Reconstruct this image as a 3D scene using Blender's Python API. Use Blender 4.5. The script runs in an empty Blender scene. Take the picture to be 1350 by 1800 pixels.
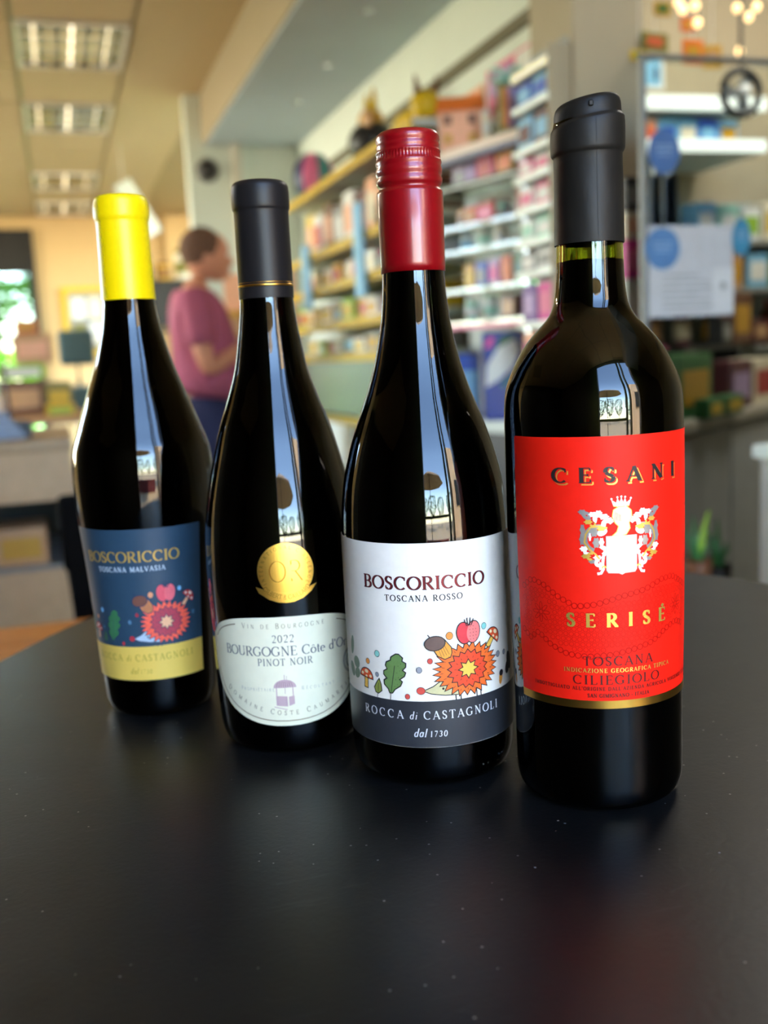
import bpy, bmesh, math, random
from mathutils import Vector, Matrix
from mathutils.geometry import tessellate_polygon
PI = math.pi
random.seed(7)
S = bpy.context.scene
COL = S.collection

# ------------------------------------------------------------------ camera
CAMZ = 1.13
F = 1800.0                                   # focal length in pixels of the 1350x1800 frame
CR = Vector((0.95213, -0.30173, -0.04907))   # camera right
CU = Vector((0.09198, 0.12970, 0.98728))     # camera up
CF = Vector((0.29152, 0.94453, -0.15124))    # camera forward
cam = bpy.data.cameras.new('camera'); camo = bpy.data.objects.new('camera', cam); COL.objects.link(camo)
rot = Matrix((CR, CU, -CF)).transposed()
camo.matrix_world = Matrix.Translation((0, 0, CAMZ)) @ rot.to_4x4()
cam.sensor_fit = 'VERTICAL'; cam.sensor_height = 36.0; cam.lens = 36.0
cam.dof.use_dof = True; cam.dof.focus_distance = 0.43; cam.dof.aperture_fstop = 7.4
cam.clip_start = 0.02; cam.clip_end = 300
S.camera = camo

# ------------------------------------------------------------------ sky, sun, lamps, exposure
W = bpy.data.worlds.new('sky'); S.world = W; W.use_nodes = True
wn = W.node_tree.nodes; wl = W.node_tree.links
sky = wn.new('ShaderNodeTexSky'); sky.sky_type = 'NISHITA'; sky.sun_disc = False
sky.sun_elevation = math.radians(48); sky.sun_rotation = math.radians(20); sky.altitude = 50
sky.air_density = 1.0; sky.dust_density = 0.1; sky.ozone_density = 2.5
wn['Background'].inputs['Strength'].default_value = 3.9
wl.new(sky.outputs[0], wn['Background'].inputs['Color'])

def lamp(name, kind, loc, energy, color=(1, 1, 1), size=None, target=None, angle=None):
    d = bpy.data.lights.new(name, kind); d.energy = energy; d.color = color
    if size: d.shape = 'RECTANGLE'; d.size, d.size_y = size
    if angle is not None: d.angle = angle
    o = bpy.data.objects.new(name, d); COL.objects.link(o); o.location = loc
    v = Vector(target) - Vector(loc)
    o.rotation_euler = v.to_track_quat('-Z', 'Y').to_euler()
    return o
lamp('sun', 'SUN', (3, 8, 9), 52, (1, .93, .82), target=(0.6, 0, 0), angle=math.radians(.6))
# unseen area fills added to brighten the room and the alcove
lamp('window_daylight_back', 'AREA', (-3.9, 7.2, 1.75), 80, (1, .9, .72), (3.0, 1.5), (0, 7.2, 1.6))
lamp('alcove_lamp_light', 'AREA', (2.3, 2.3, 2.70), 26, (1, .93, .82), (.9, .3), (2.2, 2.6, 0))
S.view_settings.view_transform = 'Standard'; S.view_settings.look = 'None'
S.view_settings.exposure = 0.0; S.view_settings.gamma = 1.0
try: S.view_settings.use_curve_mapping = False
except Exception: pass
S.cycles.max_bounces = 12; S.cycles.transmission_bounces = 10; S.cycles.glossy_bounces = 5
S.cycles.diffuse_bounces = 4; S.cycles.caustics_reflective = False; S.cycles.caustics_refractive = False
S.cycles.sample_clamp_indirect = 6.0; S.cycles.use_denoising = True

# ------------------------------------------------------------------ materials
MATS = {}
def lin(c):
    return tuple(((x / 255) / 12.92 if x / 255 <= .04045 else ((x / 255 + .055) / 1.055) ** 2.4) for x in c)
def mat(name, rgb, rough=.5, metal=0., var=.06, scale=30., bump=0., emit=0., trans=0., ior=1.45, spec=.5, coat=0., grain=None):
    if name in MATS: return MATS[name]
    m = bpy.data.materials.new(name); m.use_nodes = True; MATS[name] = m
    nt = m.node_tree; b = nt.nodes['Principled BSDF']
    col = lin(rgb)
    b.inputs['Roughness'].default_value = rough; b.inputs['Metallic'].default_value = metal
    b.inputs['Specular IOR Level'].default_value = spec; b.inputs['IOR'].default_value = ior
    b.inputs['Transmission Weight'].default_value = trans; b.inputs['Coat Weight'].default_value = coat; b.inputs['Coat Roughness'].default_value = .16
    tc = nt.nodes.new('ShaderNodeTexCoord'); n = nt.nodes.new('ShaderNodeTexNoise')
    n.inputs['Scale'].default_value = scale; n.inputs['Detail'].default_value = 4
    if grain:
        mp = nt.nodes.new('ShaderNodeMapping'); mp.inputs['Scale'].default_value = grain
        nt.links.new(tc.outputs['Object'], mp.inputs[0]); nt.links.new(mp.outputs[0], n.inputs['Vector'])
    else: nt.links.new(tc.outputs['Object'], n.inputs['Vector'])
    r = nt.nodes.new('ShaderNodeValToRGB')
    r.color_ramp.elements[0].position = .3; r.color_ramp.elements[1].position = .7
    r.color_ramp.elements[0].color = (*[max(0, c * (1 - var)) for c in col], 1)
    r.color_ramp.elements[1].color = (*[min(1, c * (1 + var)) for c in col], 1)
    nt.links.new(n.outputs['Fac'], r.inputs[0]); nt.links.new(r.outputs[0], b.inputs['Base Color'])
    if bump:
        bp = nt.nodes.new('ShaderNodeBump'); bp.inputs['Strength'].default_value = bump; bp.inputs['Distance'].default_value = .002
        nt.links.new(n.outputs['Fac'], bp.inputs['Height']); nt.links.new(bp.outputs[0], b.inputs['Normal'])
    if emit:
        b.inputs['Emission Color'].default_value = (*col, 1); b.inputs['Emission Strength'].default_value = emit
    return m
def glass(name, rgb, ior=1.5, rough=0.0):
    if name in MATS: return MATS[name]
    m = mat(name, rgb, rough, 0, .02, 20, trans=1., ior=ior); return m

# ------------------------------------------------------------------ mesh helpers
def obj(name, bm, m, parent=None, smooth=False, loc=None, rotz=0, recalc=True):
    me = bpy.data.meshes.new(name)
    if recalc: bmesh.ops.recalc_face_normals(bm, faces=bm.faces)
    bm.to_mesh(me); bm.free()
    if smooth:
        for p in me.polygons: p.use_smooth = True
    o = bpy.data.objects.new(name, me); COL.objects.link(o)
    if m: me.materials.append(m)
    if parent: o.parent = parent
    if loc is not None: o.location = loc
    if rotz: o.rotation_euler = (0, 0, rotz)
    return o
def tag(o, label=None, cat=None, group=None, kind=None):
    if label: o['label'] = label
    if cat: o['category'] = cat
    if group: o['group'] = group
    if kind: o['kind'] = kind
    return o
def thing(name, label, cat, loc=(0, 0, 0), rotz=0, group=None):
    o = bpy.data.objects.new(name, None); COL.objects.link(o); o.empty_display_size = .05
    o.location = loc; o.rotation_euler = (0, 0, rotz)
    return tag(o, label, cat, group)
def add_box(bm, x0, x1, y0, y1, z0, z1, mtx=None):
    vs = [bm.verts.new((x, y, z)) for x in (x0, x1) for y in (y0, y1) for z in (z0, z1)]
    for f in ((0, 1, 3, 2), (4, 6, 7, 5), (0, 4, 5, 1), (2, 3, 7, 6), (0, 2, 6, 4), (1, 5, 7, 3)):
        bm.faces.new([vs[i] for i in f])
    if mtx is not None: bmesh.ops.transform(bm, matrix=mtx, verts=vs)
    return vs
def bev(bm, w, seg=2):
    bmesh.ops.bevel(bm, geom=list(bm.edges), offset=w, segments=seg, profile=.6, affect='EDGES')
def box(name, x0, x1, y0, y1, z0, z1, m, parent=None, b=0., loc=None, rotz=0):
    bm = bmesh.new(); add_box(bm, x0, x1, y0, y1, z0, z1)
    if b: bmesh.ops.recalc_face_normals(bm, faces=bm.faces); bev(bm, b)
    return obj(name, bm, m, parent, loc=loc, rotz=rotz)
def lathe(bm, prof, n=48, cx=0, cy=0, cap=True, flute=None):
    rings = []
    for (z, r) in prof:
        if r < 1e-6: rings.append([bm.verts.new((cx, cy, z))])
        else:
            ring = []
            for i in range(n):
                a = 2 * PI * i / n; rr = r
                if flute: rr = r + flute(z, i, n)
                ring.append(bm.verts.new((cx + rr * math.sin(a), cy - rr * math.cos(a), z)))
            rings.append(ring)
    for a, b in zip(rings, rings[1:]):
        if len(a) == 1 and len(b) == 1: continue
        for i in range(n):
            j = (i + 1) % n
            if len(a) == 1: bm.faces.new((a[0], b[j], b[i]))
            elif len(b) == 1: bm.faces.new((a[i], a[j], b[0]))
            else: bm.faces.new((a[i], a[j], b[j], b[i]))
def smoothprof(p, per=5):
    """Monotone-ish Catmull-Rom through (z, r) points in metres."""
    out = []
    for i in range(len(p) - 1):
        p0 = p[max(i - 1, 0)]; p1 = p[i]; p2 = p[i + 1]; p3 = p[min(i + 2, len(p) - 1)]
        h = p2[0] - p1[0]
        def sl(a, b): return (b[1] - a[1]) / (b[0] - a[0]) if b[0] != a[0] else 0
        d = sl(p1, p2); dl = sl(p0, p1) if i > 0 else d; dr = sl(p2, p3) if i < len(p) - 2 else d
        m1 = 0 if dl * d <= 0 else 2 * dl * d / (dl + d); m2 = 0 if dr * d <= 0 else 2 * dr * d / (dr + d)
        for k in range(per):
            t = k / per
            r = (2*t**3-3*t*t+1)*p1[1] + (t**3-2*t*t+t)*h*m1 + (-2*t**3+3*t*t)*p2[1] + (t**3-t*t)*h*m2
            out.append((p1[0] + h * t, r))
    out.append(p[-1]); return out
def interp(prof, z):
    for a, b in zip(prof, prof[1:]):
        if a[0] <= z <= b[0] and b[0] > a[0]:
            return a[1] + (b[1] - a[1]) * (z - a[0]) / (b[0] - a[0])
    return prof[-1][1]
def tube(bm, pts, r, n=8, r2=None):
    rings = []
    for i, p in enumerate(pts):
        p = Vector(p); a = Vector(pts[max(i - 1, 0)]); b = Vector(pts[min(i + 1, len(pts) - 1)])
        d = (b - a).normalized(); u = d.cross(Vector((0, 0, 1)))
        if u.length < .1: u = d.cross(Vector((1, 0, 0)))
        u.normalize(); v = d.cross(u)
        rr = r if r2 is None else r + (r2 - r) * i / (len(pts) - 1)
        rings.append([bm.verts.new(p + u * rr * math.cos(2*PI*k/n) + v * rr * math.sin(2*PI*k/n)) for k in range(n)])
    for a, b in zip(rings, rings[1:]):
        for k in range(n): bm.faces.new((a[k], a[(k+1) % n], b[(k+1) % n], b[k]))
    bm.faces.new(rings[0][::-1]); bm.faces.new(rings[-1])

# ------------------------------------------------------------------ where a pixel of the photo lies on a plane of the room
O = Vector((0, 0, CAMZ))
def ray(px, py): return CR * (px - 675) + CU * (900 - py) + CF * F
def hit(px, py, plane):
    p, n = plane; d = ray(px, py); t = (p - O).dot(n) / d.dot(n); return O + d * t
def PX(X): return (Vector((X, 0, 0)), Vector((1, 0, 0)))
def PY(Y): return (Vector((0, Y, 0)), Vector((0, 1, 0)))
def PZ(z): return (Vector((0, 0, z)), Vector((0, 0, 1)))

# ------------------------------------------------------------------ lettering: strokes with thick and thin, slab serifs
def seg(x0, y0, x1, y1, w): return ('l', x0, y0, x1, y1, w)
K, N_ = 'K', 'N'    # thick / thin
def arc(cx, cy, rx, ry, a0, a1, w='A', n=14):
    return ('a', [(cx + rx * math.cos(math.radians(a0 + (a1 - a0) * i / n)), cy + ry * math.sin(math.radians(a0 + (a1 - a0) * i / n))) for i in range(n + 1)], w)
def pl(pts, w='A'): return ('a', pts, w)
def sf(x, y, h=.12): return ('s', x, y, h)
def stem(x, y0=0, y1=1, s0=1, s1=1, w=K):
    o = [seg(x, y0, x, y1, w)]
    if s0: o.append(sf(x, y0))
    if s1: o.append(sf(x, y1))
    return o
GL = {
 'A': (.74, [seg(.07,0,.36,1,N_), seg(.36,1,.67,0,K), seg(.17,.34,.56,.34,N_), sf(.07,0,.09), sf(.67,0,.1)]),
 'B': (.66, stem(.15) + [seg(.15,1,.34,1,N_), arc(.34,.76,.19,.24,90,-90), seg(.15,.52,.34,.52,N_), arc(.35,.26,.23,.26,90,-90), seg(.15,0,.35,0,N_)]),
 'C': (.76, [arc(.42,.5,.36,.5,48,312), seg(.67,.96,.67,.70,N_)]),
 'D': (.80, stem(.15) + [seg(.15,1,.36,1,N_), arc(.36,.5,.37,.5,90,-90), seg(.15,0,.36,0,N_)]),
 'E': (.62, stem(.15) + [seg(.15,1,.53,1,N_), seg(.53,1,.53,.82,N_), seg(.15,.52,.44,.52,N_), seg(.44,.6,.44,.44,N_), seg(.15,0,.55,0,N_), seg(.56,0,.56,.2,N_)]),
 'F': (.58, stem(.15) + [seg(.15,1,.52,1,N_), seg(.52,1,.52,.82,N_), seg(.15,.52,.44,.52,N_), seg(.44,.6,.44,.44,N_)]),
 'G': (.82, [arc(.42,.5,.36,.5,48,300), seg(.67,.96,.67,.72,N_), seg(.66,.08,.66,.42,K), sf(.66,.42,.11)]),
 'I': (.34, stem(.17)),
 'L': (.60, stem(.15) + [seg(.15,0,.53,0,N_), seg(.54,0,.54,.22,N_)]),
 'M': (.94, [seg(.14,0,.14,1,N_), seg(.16,1,.47,.05,K), seg(.47,.05,.78,1,N_), seg(.80,0,.80,1,K), sf(.14,0,.1), sf(.80,0), sf(.12,1,.08), sf(.82,1,.08)]),
 'N': (.82, [seg(.15,0,.15,1,N_), seg(.15,1,.66,0,K), seg(.66,0,.66,1,N_), sf(.15,0,.1), sf(.66,1,.1), sf(.12,1,.07)]),
 'O': (.84, [arc(.42,.5,.37,.5,0,360,n=26)]),
 'P': (.62, stem(.15) + [seg(.15,1,.34,1,N_), arc(.34,.74,.22,.26,90,-90), seg(.15,.48,.34,.48,N_)]),
 'R': (.72, stem(.15) + [seg(.15,1,.34,1,N_), arc(.34,.75,.21,.25,90,-90), seg(.15,.5,.34,.5,N_), seg(.33,.5,.64,0,K), sf(.66,0,.08)]),
 'S': (.56, [arc(.28,.75,.18,.25,35,200), pl([(.12,.66),(.2,.56),(.36,.45),(.44,.36)],'K'), arc(.27,.25,.19,.25,25,-150), seg(.46,.95,.46,.74,N_), seg(.08,.28,.08,.06,N_)]),
 'T': (.68, stem(.34,s1=0) + [seg(.04,1,.64,1,N_), seg(.04,1,.04,.8,N_), seg(.64,1,.64,.8,N_)]),
 'U': (.78, [seg(.15,1,.15,.3,K), sf(.15,1), arc(.39,.3,.24,.3,180,360), seg(.63,.3,.63,1,N_), sf(.63,1,.1)]),
 'V': (.74, [seg(.07,1,.37,0,K), seg(.37,0,.67,1,N_), sf(.07,1,.1), sf(.67,1,.09)]),
 'Z': (.64, [seg(.06,1,.56,1,N_), seg(.56,1,.07,0,K), seg(.06,0,.58,0,N_), seg(.06,1,.06,.82,N_), seg(.58,0,.58,.2,N_)]),
 '0': (.60, [arc(.30,.5,.24,.5,0,360,n=24)]),
 '1': (.40, stem(.20,s1=0) + [seg(.20,1,.08,.86,N_)]),
 '2': (.58, [arc(.29,.74,.2,.26,160,-30), pl([(.47,.62),(.3,.3),(.08,.03)],'N'), seg(.07,.03,.52,.03,K)]),
 '3': (.54, [arc(.26,.76,.17,.24,150,-90), arc(.25,.27,.21,.27,90,-150)]),
 '7': (.54, [seg(.05,.97,.5,.97,K), seg(.5,.97,.2,-.02,N_)]),
 'a': (.50, [arc(.23,.3,.18,.3,20,340), seg(.41,.6,.41,0,K)]),
 'd': (.54, [arc(.24,.3,.18,.3,20,340), seg(.42,1.05,.42,0,K), sf(.4,1.05,.05)]),
 'e': (.48, [arc(.24,.3,.19,.3,0,310), seg(.06,.32,.42,.32,N_)]),
 'i': (.26, [seg(.13,.6,.13,0,K), seg(.13,.82,.13,.9,K), sf(.13,0,.09)]),
 'l': (.26, [seg(.13,1.05,.13,0,K), sf(.13,0,.09)]),
 'o': (.54, [arc(.27,.3,.22,.3,0,360,n=18)]),
 'r': (.38, [seg(.13,.6,.13,0,K), sf(.13,0,.09), arc(.27,.42,.13,.17,150,50)]),
 't': (.34, [seg(.16,.85,.16,.08,K), seg(.04,.6,.3,.6,N_), arc(.25,.1,.09,.1,180,300)]),
 "'": (.22, [seg(.11,1,.09,.76,K)]), '-': (.4, [seg(.06,.4,.34,.4,K)]), '&': (.6, [arc(.28,.74,.13,.22,0,360), arc(.27,.28,.2,.28,60,330), seg(.2,.6,.55,0,N_)]),
 ' ': (.36, []),
}
GL['É'] = (GL['E'][0], GL['E'][1] + [seg(.28,1.12,.42,1.3,K)])
GL['ô'] = (GL['o'][0], GL['o'][1] + [seg(.14,.74,.27,.88,N_), seg(.27,.88,.4,.74,N_)])
def quad(x0, y0, x1, y1, w):
    d = math.hypot(x1 - x0, y1 - y0) or 1e-9; nx, ny = -(y1 - y0) / d * w / 2, (x1 - x0) / d * w / 2
    return [(x0 + nx, y0 + ny), (x0 - nx, y0 - ny), (x1 - nx, y1 - ny), (x1 + nx, y1 + ny)]
def ribbon(pts, wf):
    out = []; n = len(pts); L = []
    for i, (x, y) in enumerate(pts):
        a = pts[max(i - 1, 0)]; b = pts[min(i + 1, n - 1)]; dx, dy = b[0] - a[0], b[1] - a[1]
        if pts[0] == pts[-1] or (abs(pts[0][0]-pts[-1][0]) < 1e-6 and abs(pts[0][1]-pts[-1][1]) < 1e-6):
            if i in (0, n - 1): dx, dy = pts[1][0] - pts[-2][0], pts[1][1] - pts[-2][1]
        d = math.hypot(dx, dy) or 1e-9; w = wf(dx / d, dy / d) / 2
        L.append(((x - dy / d * w, y + dx / d * w), (x + dy / d * w, y - dx / d * w)))
    for a, b in zip(L, L[1:]): out.append([a[0], a[1], b[1], b[0]])
    return out
def text(s, x, y, h, width=None, track=.1, thick=.13, thin=.05, serif=True, slant=0., center=True, small=None, fat=0., path=None, wide=1.):
    """Quads for a line of lettering; its capitals are h tall; width fits the line to a length."""
    adv = []; sc = []
    for ch in s:
        k = 1.0
        if small and ch.islower(): ch, k = ch.upper(), small
        if ch not in GL: ch = ' '
        adv.append((ch, k)); sc.append(GL[ch][0] * k * wide)
    total = sum(sc) + track * (len(s) - 1); tr = track
    if width:
        tr = (width / h - sum(sc)) / max(1, len(s) - 1); total = width / h
    cx = x - total * h / 2 if center else x
    TK, TN = thick + fat, thin + fat; out = []; pos = 0
    for (ch, k) in adv:
        q = []
        for e in GL[ch][1]:
            if e[0] == 'l':
                w = TK if e[5] == 'K' else TN
                n = max(1, int(abs(e[3] - e[1]) * h * 1000 / 1.2))
                for i in range(n):
                    a, b = i / n, (i + 1) / n
                    q.append(quad(e[1]+(e[3]-e[1])*a, e[2]+(e[4]-e[2])*a, e[1]+(e[3]-e[1])*b, e[2]+(e[4]-e[2])*b, w))
            elif e[0] == 'a':
                wf = {'A': (lambda dx, dy: TN + (TK - TN) * abs(dy)), 'K': (lambda dx, dy: TK), 'N': (lambda dx, dy: TN)}[e[2]]
                q += ribbon(e[1], wf)
            elif serif:
                hw = e[3] + fat / 2; q.append(quad(e[1] - hw, e[2], e[1] + hw, e[2], TN))
        for f in q:
            g = []
            for (u, v) in f:
                u *= k * wide; v *= k; u += v * slant
                X, Y = cx + (pos + u) * h, y + v * h
                if path: c_ = cx + pos * h + GL[ch][0] * k * wide * h / 2; X, Y = path(c_, X - c_, v * h)
                g.append((X, Y))
            out.append(g)
        pos += GL[ch][0] * k * wide + tr
    return out
def ell(cx, cy, rx, ry, n=24, rot=0):
    c, s = math.cos(math.radians(rot)), math.sin(math.radians(rot))
    return [(cx + rx*math.cos(2*PI*i/n)*c - ry*math.sin(2*PI*i/n)*s, cy + rx*math.cos(2*PI*i/n)*s + ry*math.sin(2*PI*i/n)*c) for i in range(n)]
def star(cx, cy, rx, ry, n, inner, jit=0, ph=0):
    rnd = random.Random(int(n * 7 + 3)); out = []
    for i in range(2 * n):
        k = (1 if i % 2 == 0 else inner) * (1 + rnd.uniform(-jit, jit)); a = 2*PI*(i / (2*n)) + ph
        out.append((cx + rx*k*math.cos(a), cy + ry*k*math.sin(a)))
    return out
def grow(poly, d):
    n = len(poly); out = []
    A = sum(poly[i][0]*poly[(i+1) % n][1] - poly[(i+1) % n][0]*poly[i][1] for i in range(n))
    sg = 1 if A > 0 else -1
    for i in range(n):
        a, p, b = poly[i-1], poly[i], poly[(i+1) % n]
        def nr(u, v):
            dx, dy = v[0]-u[0], v[1]-u[1]; L = math.hypot(dx, dy) or 1e-9; return (dy/L*sg, -dx/L*sg)
        n1, n2 = nr(a, p), nr(p, b); mx, my = n1[0]+n2[0], n1[1]+n2[1]; L = math.hypot(mx, my) or 1e-9
        k = min(2.2, 2 / L) if L > .2 else 1
        out.append((p[0] + mx/L*d*k, p[1] + my/L*d*k))
    return out
def line(pts, w): return ribbon(pts, lambda dx, dy: w)

# decals: flat print (mm units) laid on a surface of revolution
def decal(name, polys, m, parent, R, off, twist=0., fill=False, label=None):
    bm = bmesh.new()
    for p in polys:
        if fill or len(p) > 4:
            tris = tessellate_polygon([[Vector((a, b, 0)) for a, b in p]])
            vs = [bm.verts.new((a, b, 0)) for a, b in p]
            for t in tris:
                try: bm.faces.new([vs[i] for i in t])
                except ValueError: pass
        else:
            bm.faces.new([bm.verts.new((a, b, 0)) for a, b in p])
    bmesh.ops.recalc_face_normals(bm, faces=bm.faces)
    for f in bm.faces:
        if f.normal.z < 0: f.normal_flip()
    if bm.verts and (fill or any(len(p) > 4 for p in polys)):
        xs = [v.co.x for v in bm.verts]; x = math.floor(min(xs)); x1 = max(xs)
        while x < x1:
            bmesh.ops.bisect_plane(bm, geom=bm.verts[:] + bm.edges[:] + bm.faces[:], plane_co=(x, 0, 0), plane_no=(1, 0, 0)); x += 1.5
        ys = [v.co.y for v in bm.verts]
        if max(ys) - min(ys) > 12:
            y = math.floor(min(ys)) + 4; y1 = max(ys)
            while y < y1:
                bmesh.ops.bisect_plane(bm, geom=bm.verts[:] + bm.edges[:] + bm.faces[:], plane_co=(0, y, 0), plane_no=(0, 1, 0)); y += 4
    for v in bm.verts:
        z = v.co.y / 1000; r0 = R(z); a = v.co.x / 1000 / REFR[0] + twist; r = r0 + off / 1000
        v.co = (r * math.sin(a), -r * math.cos(a), z)
    o = obj(name, bm, m, parent, recalc=False)
    if label: o['label'] = label
    return o
REFR = [.037]

# ------------------------------------------------------------------ room
wall_m = mat('cream_paint', (202, 172, 122), .8, var=.03, scale=6, bump=.1)
white_m = mat('white_paint', (222, 232, 224), .75, var=.02, scale=5)
beige_m = mat('grey_beige_paint', (172, 160, 134), .8, var=.03, scale=4)
soffit_m = mat('blue_grey_paint', (186, 202, 212), .7, var=.03, scale=3)
tile_m = mat('ceiling_tile_board', (206, 186, 146), .9, var=.05, scale=60, bump=.3)
trackm = mat('ceiling_track_paint', (166, 150, 112), .5)
dark_m = mat('charcoal_panel', (24, 22, 20), .6, var=.2)
floor_m = mat('floor_vinyl', (120, 104, 84), .45, var=.12, scale=12)
steel_m = mat('brushed_steel', (150, 154, 156), .3, 1.0, grain=(1, 1, 20))
def struct(o, label=None): o['kind'] = 'structure'; return o
H_ = 2.78
struct(box('floor', -4.1, 4.1, -1.1, 12.3, -.08, 0, floor_m))
cl = struct(box('ceiling', -4.1, 4.1, -1.1, 12.3, H_ + .03, H_ + .12, trackm))
# ceiling tiles: 0.57 x 0.8 m boards, laid between shallow tracks
tb = bmesh.new(); add_box(tb, .012, .558, .012, .788, .012, .03); tme = None
troff = {(0, 8): 1, (0, 10): 1, (0, 13): 1, (0, 15): 1, (-4, 3): 2, (-4, 8): 2}
for i in range(-6, 1):
    for j in range(0, 16):
        X0 = -.06 + .57 * i; Y0 = -1.0 + .8 * j
        if (i, j) in troff or (i >= 1 and True) and X0 + .5 > 1.01: continue
        if X0 < -4.0 or Y0 + .8 > 12.2: continue
        if tme is None: o = obj('ceiling_tile', tb, tile_m, cl); tme = o.data
        else: o = bpy.data.objects.new('ceiling_tile', tme); COL.objects.link(o); o.parent = cl
        o.location = (X0, Y0, H_ - .004)
o = box('ceiling_tile', 0, .49, .012, 12.9, .012, .03, tile_m, cl); o.location = (.522, -.9, H_ - .004)
# lowered bulkhead along the right, blue-grey beneath
bh = struct(box('trim_1', 1.0, 1.62, -1.0, 6.7, 2.49, 2.80, beige_m)); bh['label'] = 'lowered ceiling bulkhead with a tan side'
box('soffit_panel', 1.01, 1.6, -.99, 6.69, 2.478, 2.49, soffit_m, bh)['label'] = 'blue grey underside of the bulkhead'
for px, py in ((645, 19), (575, 115), (522, 179)):
    p = hit(px, py, PZ(2.478)); bm = bmesh.new()
    lathe(bm, [(-.006, 0), (-.006, .018), (0, .03), (0, .034), (.004, .034)], 20)
    so = obj('spotlight', bm, mat('chrome_ring', (225, 230, 235), .15, 1.0), None, True, (p.x, p.y, 2.478))
    tag(so, {645: 'nearest small round chrome spot lamp in the grey blue bulkhead', 575: 'middle small chrome spot lamp in the grey blue bulkhead', 522: 'farthest small chrome spot lamp in the grey blue bulkhead'}[px], 'spot lamp', 'spot lamps in the bulkhead')
# walls
struct(box('wall_right', 1.6, 1.63, 2.67, 6.8, 0, 2.49, white_m))
struct(box('trim_2', 1.575, 1.6, 2.7, 6.7, 2.19, 2.23, mat('dark_olive_duct', (104, 98, 74), .6)))['label'] = 'dark cable duct high along the white wall'  # plain dark strip, slightly proud of the wall
struct(box('wall_back', -4.1, 1.9, 12.1, 12.22, 0, H_ + .1, wall_m)).hide_render = False
bpy.data.objects.remove(bpy.data.objects['wall_back'])
wb = bmesh.new()
add_box(wb, -4.1, -1.75, 12.1, 12.22, 0, 2.9); add_box(wb, -.12, 4.1, 12.1, 12.22, 0, 2.9); add_box(wb, -1.75, -.12, 12.1, 12.22, 2.66, 2.9)
struct(obj('wall_back', wb, wall_m))
dr = struct(bpy.data.objects.new('door_1', None)); COL.objects.link(dr)
box('blind', -1.75, -.13, 12.0, 12.08, 2.2, 2.66, dark_m, dr)['label'] = 'black roller blind above the back doorway'
box('door_frame', -.2, -.12, 11.98, 12.2, 0, 2.66, dark_m, dr, .005); box('door_frame', -1.75, -1.67, 11.98, 12.2, 0, 2.66, dark_m, dr, .005)
box('glass_pane', -1.67, -.2, 12.1, 12.106, .1, 2.2, glass('clear_pane', (240, 250, 245), 1.05), dr)
struct(box('wall_left', -4.12, -4.0, -1.1, 12.3, 0, .9, wall_m))
wlb = bmesh.new()
add_box(wlb, -4.12, -4.0, -1.1, 12.3, 2.55, 2.9); add_box(wlb, -4.12, -4.0, 3.6, 5.6, .9, 2.55); add_box(wlb, -4.12, -4.0, 8.8, 12.3, .9, 2.55)
struct(obj('wall_left_upper', wlb, wall_m))
struct(box('wall_left_near', -3.3, -3.2, -1.0, 3.6, 0, 2.77, dark_m))  # unseen dark wall added to keep the left bottle reflections black
for n, (a, b) in enumerate(((5.6, 8.8),)):
    w = struct(bpy.data.objects.new('window_%d' % (n + 1), None)); COL.objects.link(w)  # unseen window opening, added to bring light into the room
    for k in range(4):
        y = a + (b - a) * k / 3; box('mullion', -4.1, -4.02, y - .03, y + .03, .9, 2.55, white_m, w)
# partition at the end of the bulkhead, with the room beyond to its left
struct(box('wall_partition', .9, 1.72, 6.7, 6.82, 0, 2.8, white_m))
struct(box('wall_far_right', 1.3, 4.1, 12.0, 12.1, 0, 2.8, wall_m))
struct(box('trim_3', 1.17, 1.22, 6.6, 6.7, 0, 2.478, mat('pale_trim', (205, 200, 186), .6)))['label'] = 'pale upright strip on the white partition'
# column and right hand part of the shop
struct(box('wall_column', 1.30, 1.50, 2.42, 2.66, 0, 2.49, beige_m))
struct(box('wall_right_alcove', 1.632, 4.1, 3.35, 3.45, 0, H_ + .05, beige_m))
struct(box('wall_side', 4.0, 4.12, -1.1, 3.4, 0, 2.85, beige_m))
struct(box('ceiling_right', 1.6, 4.1, -1.1, 3.4, 2.76, 2.80, tile_m))
# shop front behind the camera: doorway open to the street, dark wall left of it added to blacken the bottle reflections
brown = mat('brown_door_jamb', (120, 100, 82), .5)
fr = bmesh.new()
add_box(fr, -4.1, -.36, -1.1, -1.0, 0, 2.9); add_box(fr, 1.15, 4.1, -1.1, -1.0, 0, 2.9); add_box(fr, -.36, 1.55, -1.1, -1.0, 2.76, 2.9)
struct(obj('wall_front', fr, mat('dark_shop_front', (46, 42, 40), .5, var=.2, scale=4)))
d2 = struct(bpy.data.objects.new('door_2', None)); COL.objects.link(d2)
for x0, x1 in ((-.36, -.32), (.55, .60), (.70, .74), (1.11, 1.15)):
    box('door_frame', x0, x1, -1.12, -1.0, 0, 2.76, brown if x0 > .6 else dark_m, d2)
for z in (1.05,): box('push_bar', -.32, .55, -1.07, -1.05, z, z + .03, dark_m, d2)
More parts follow.
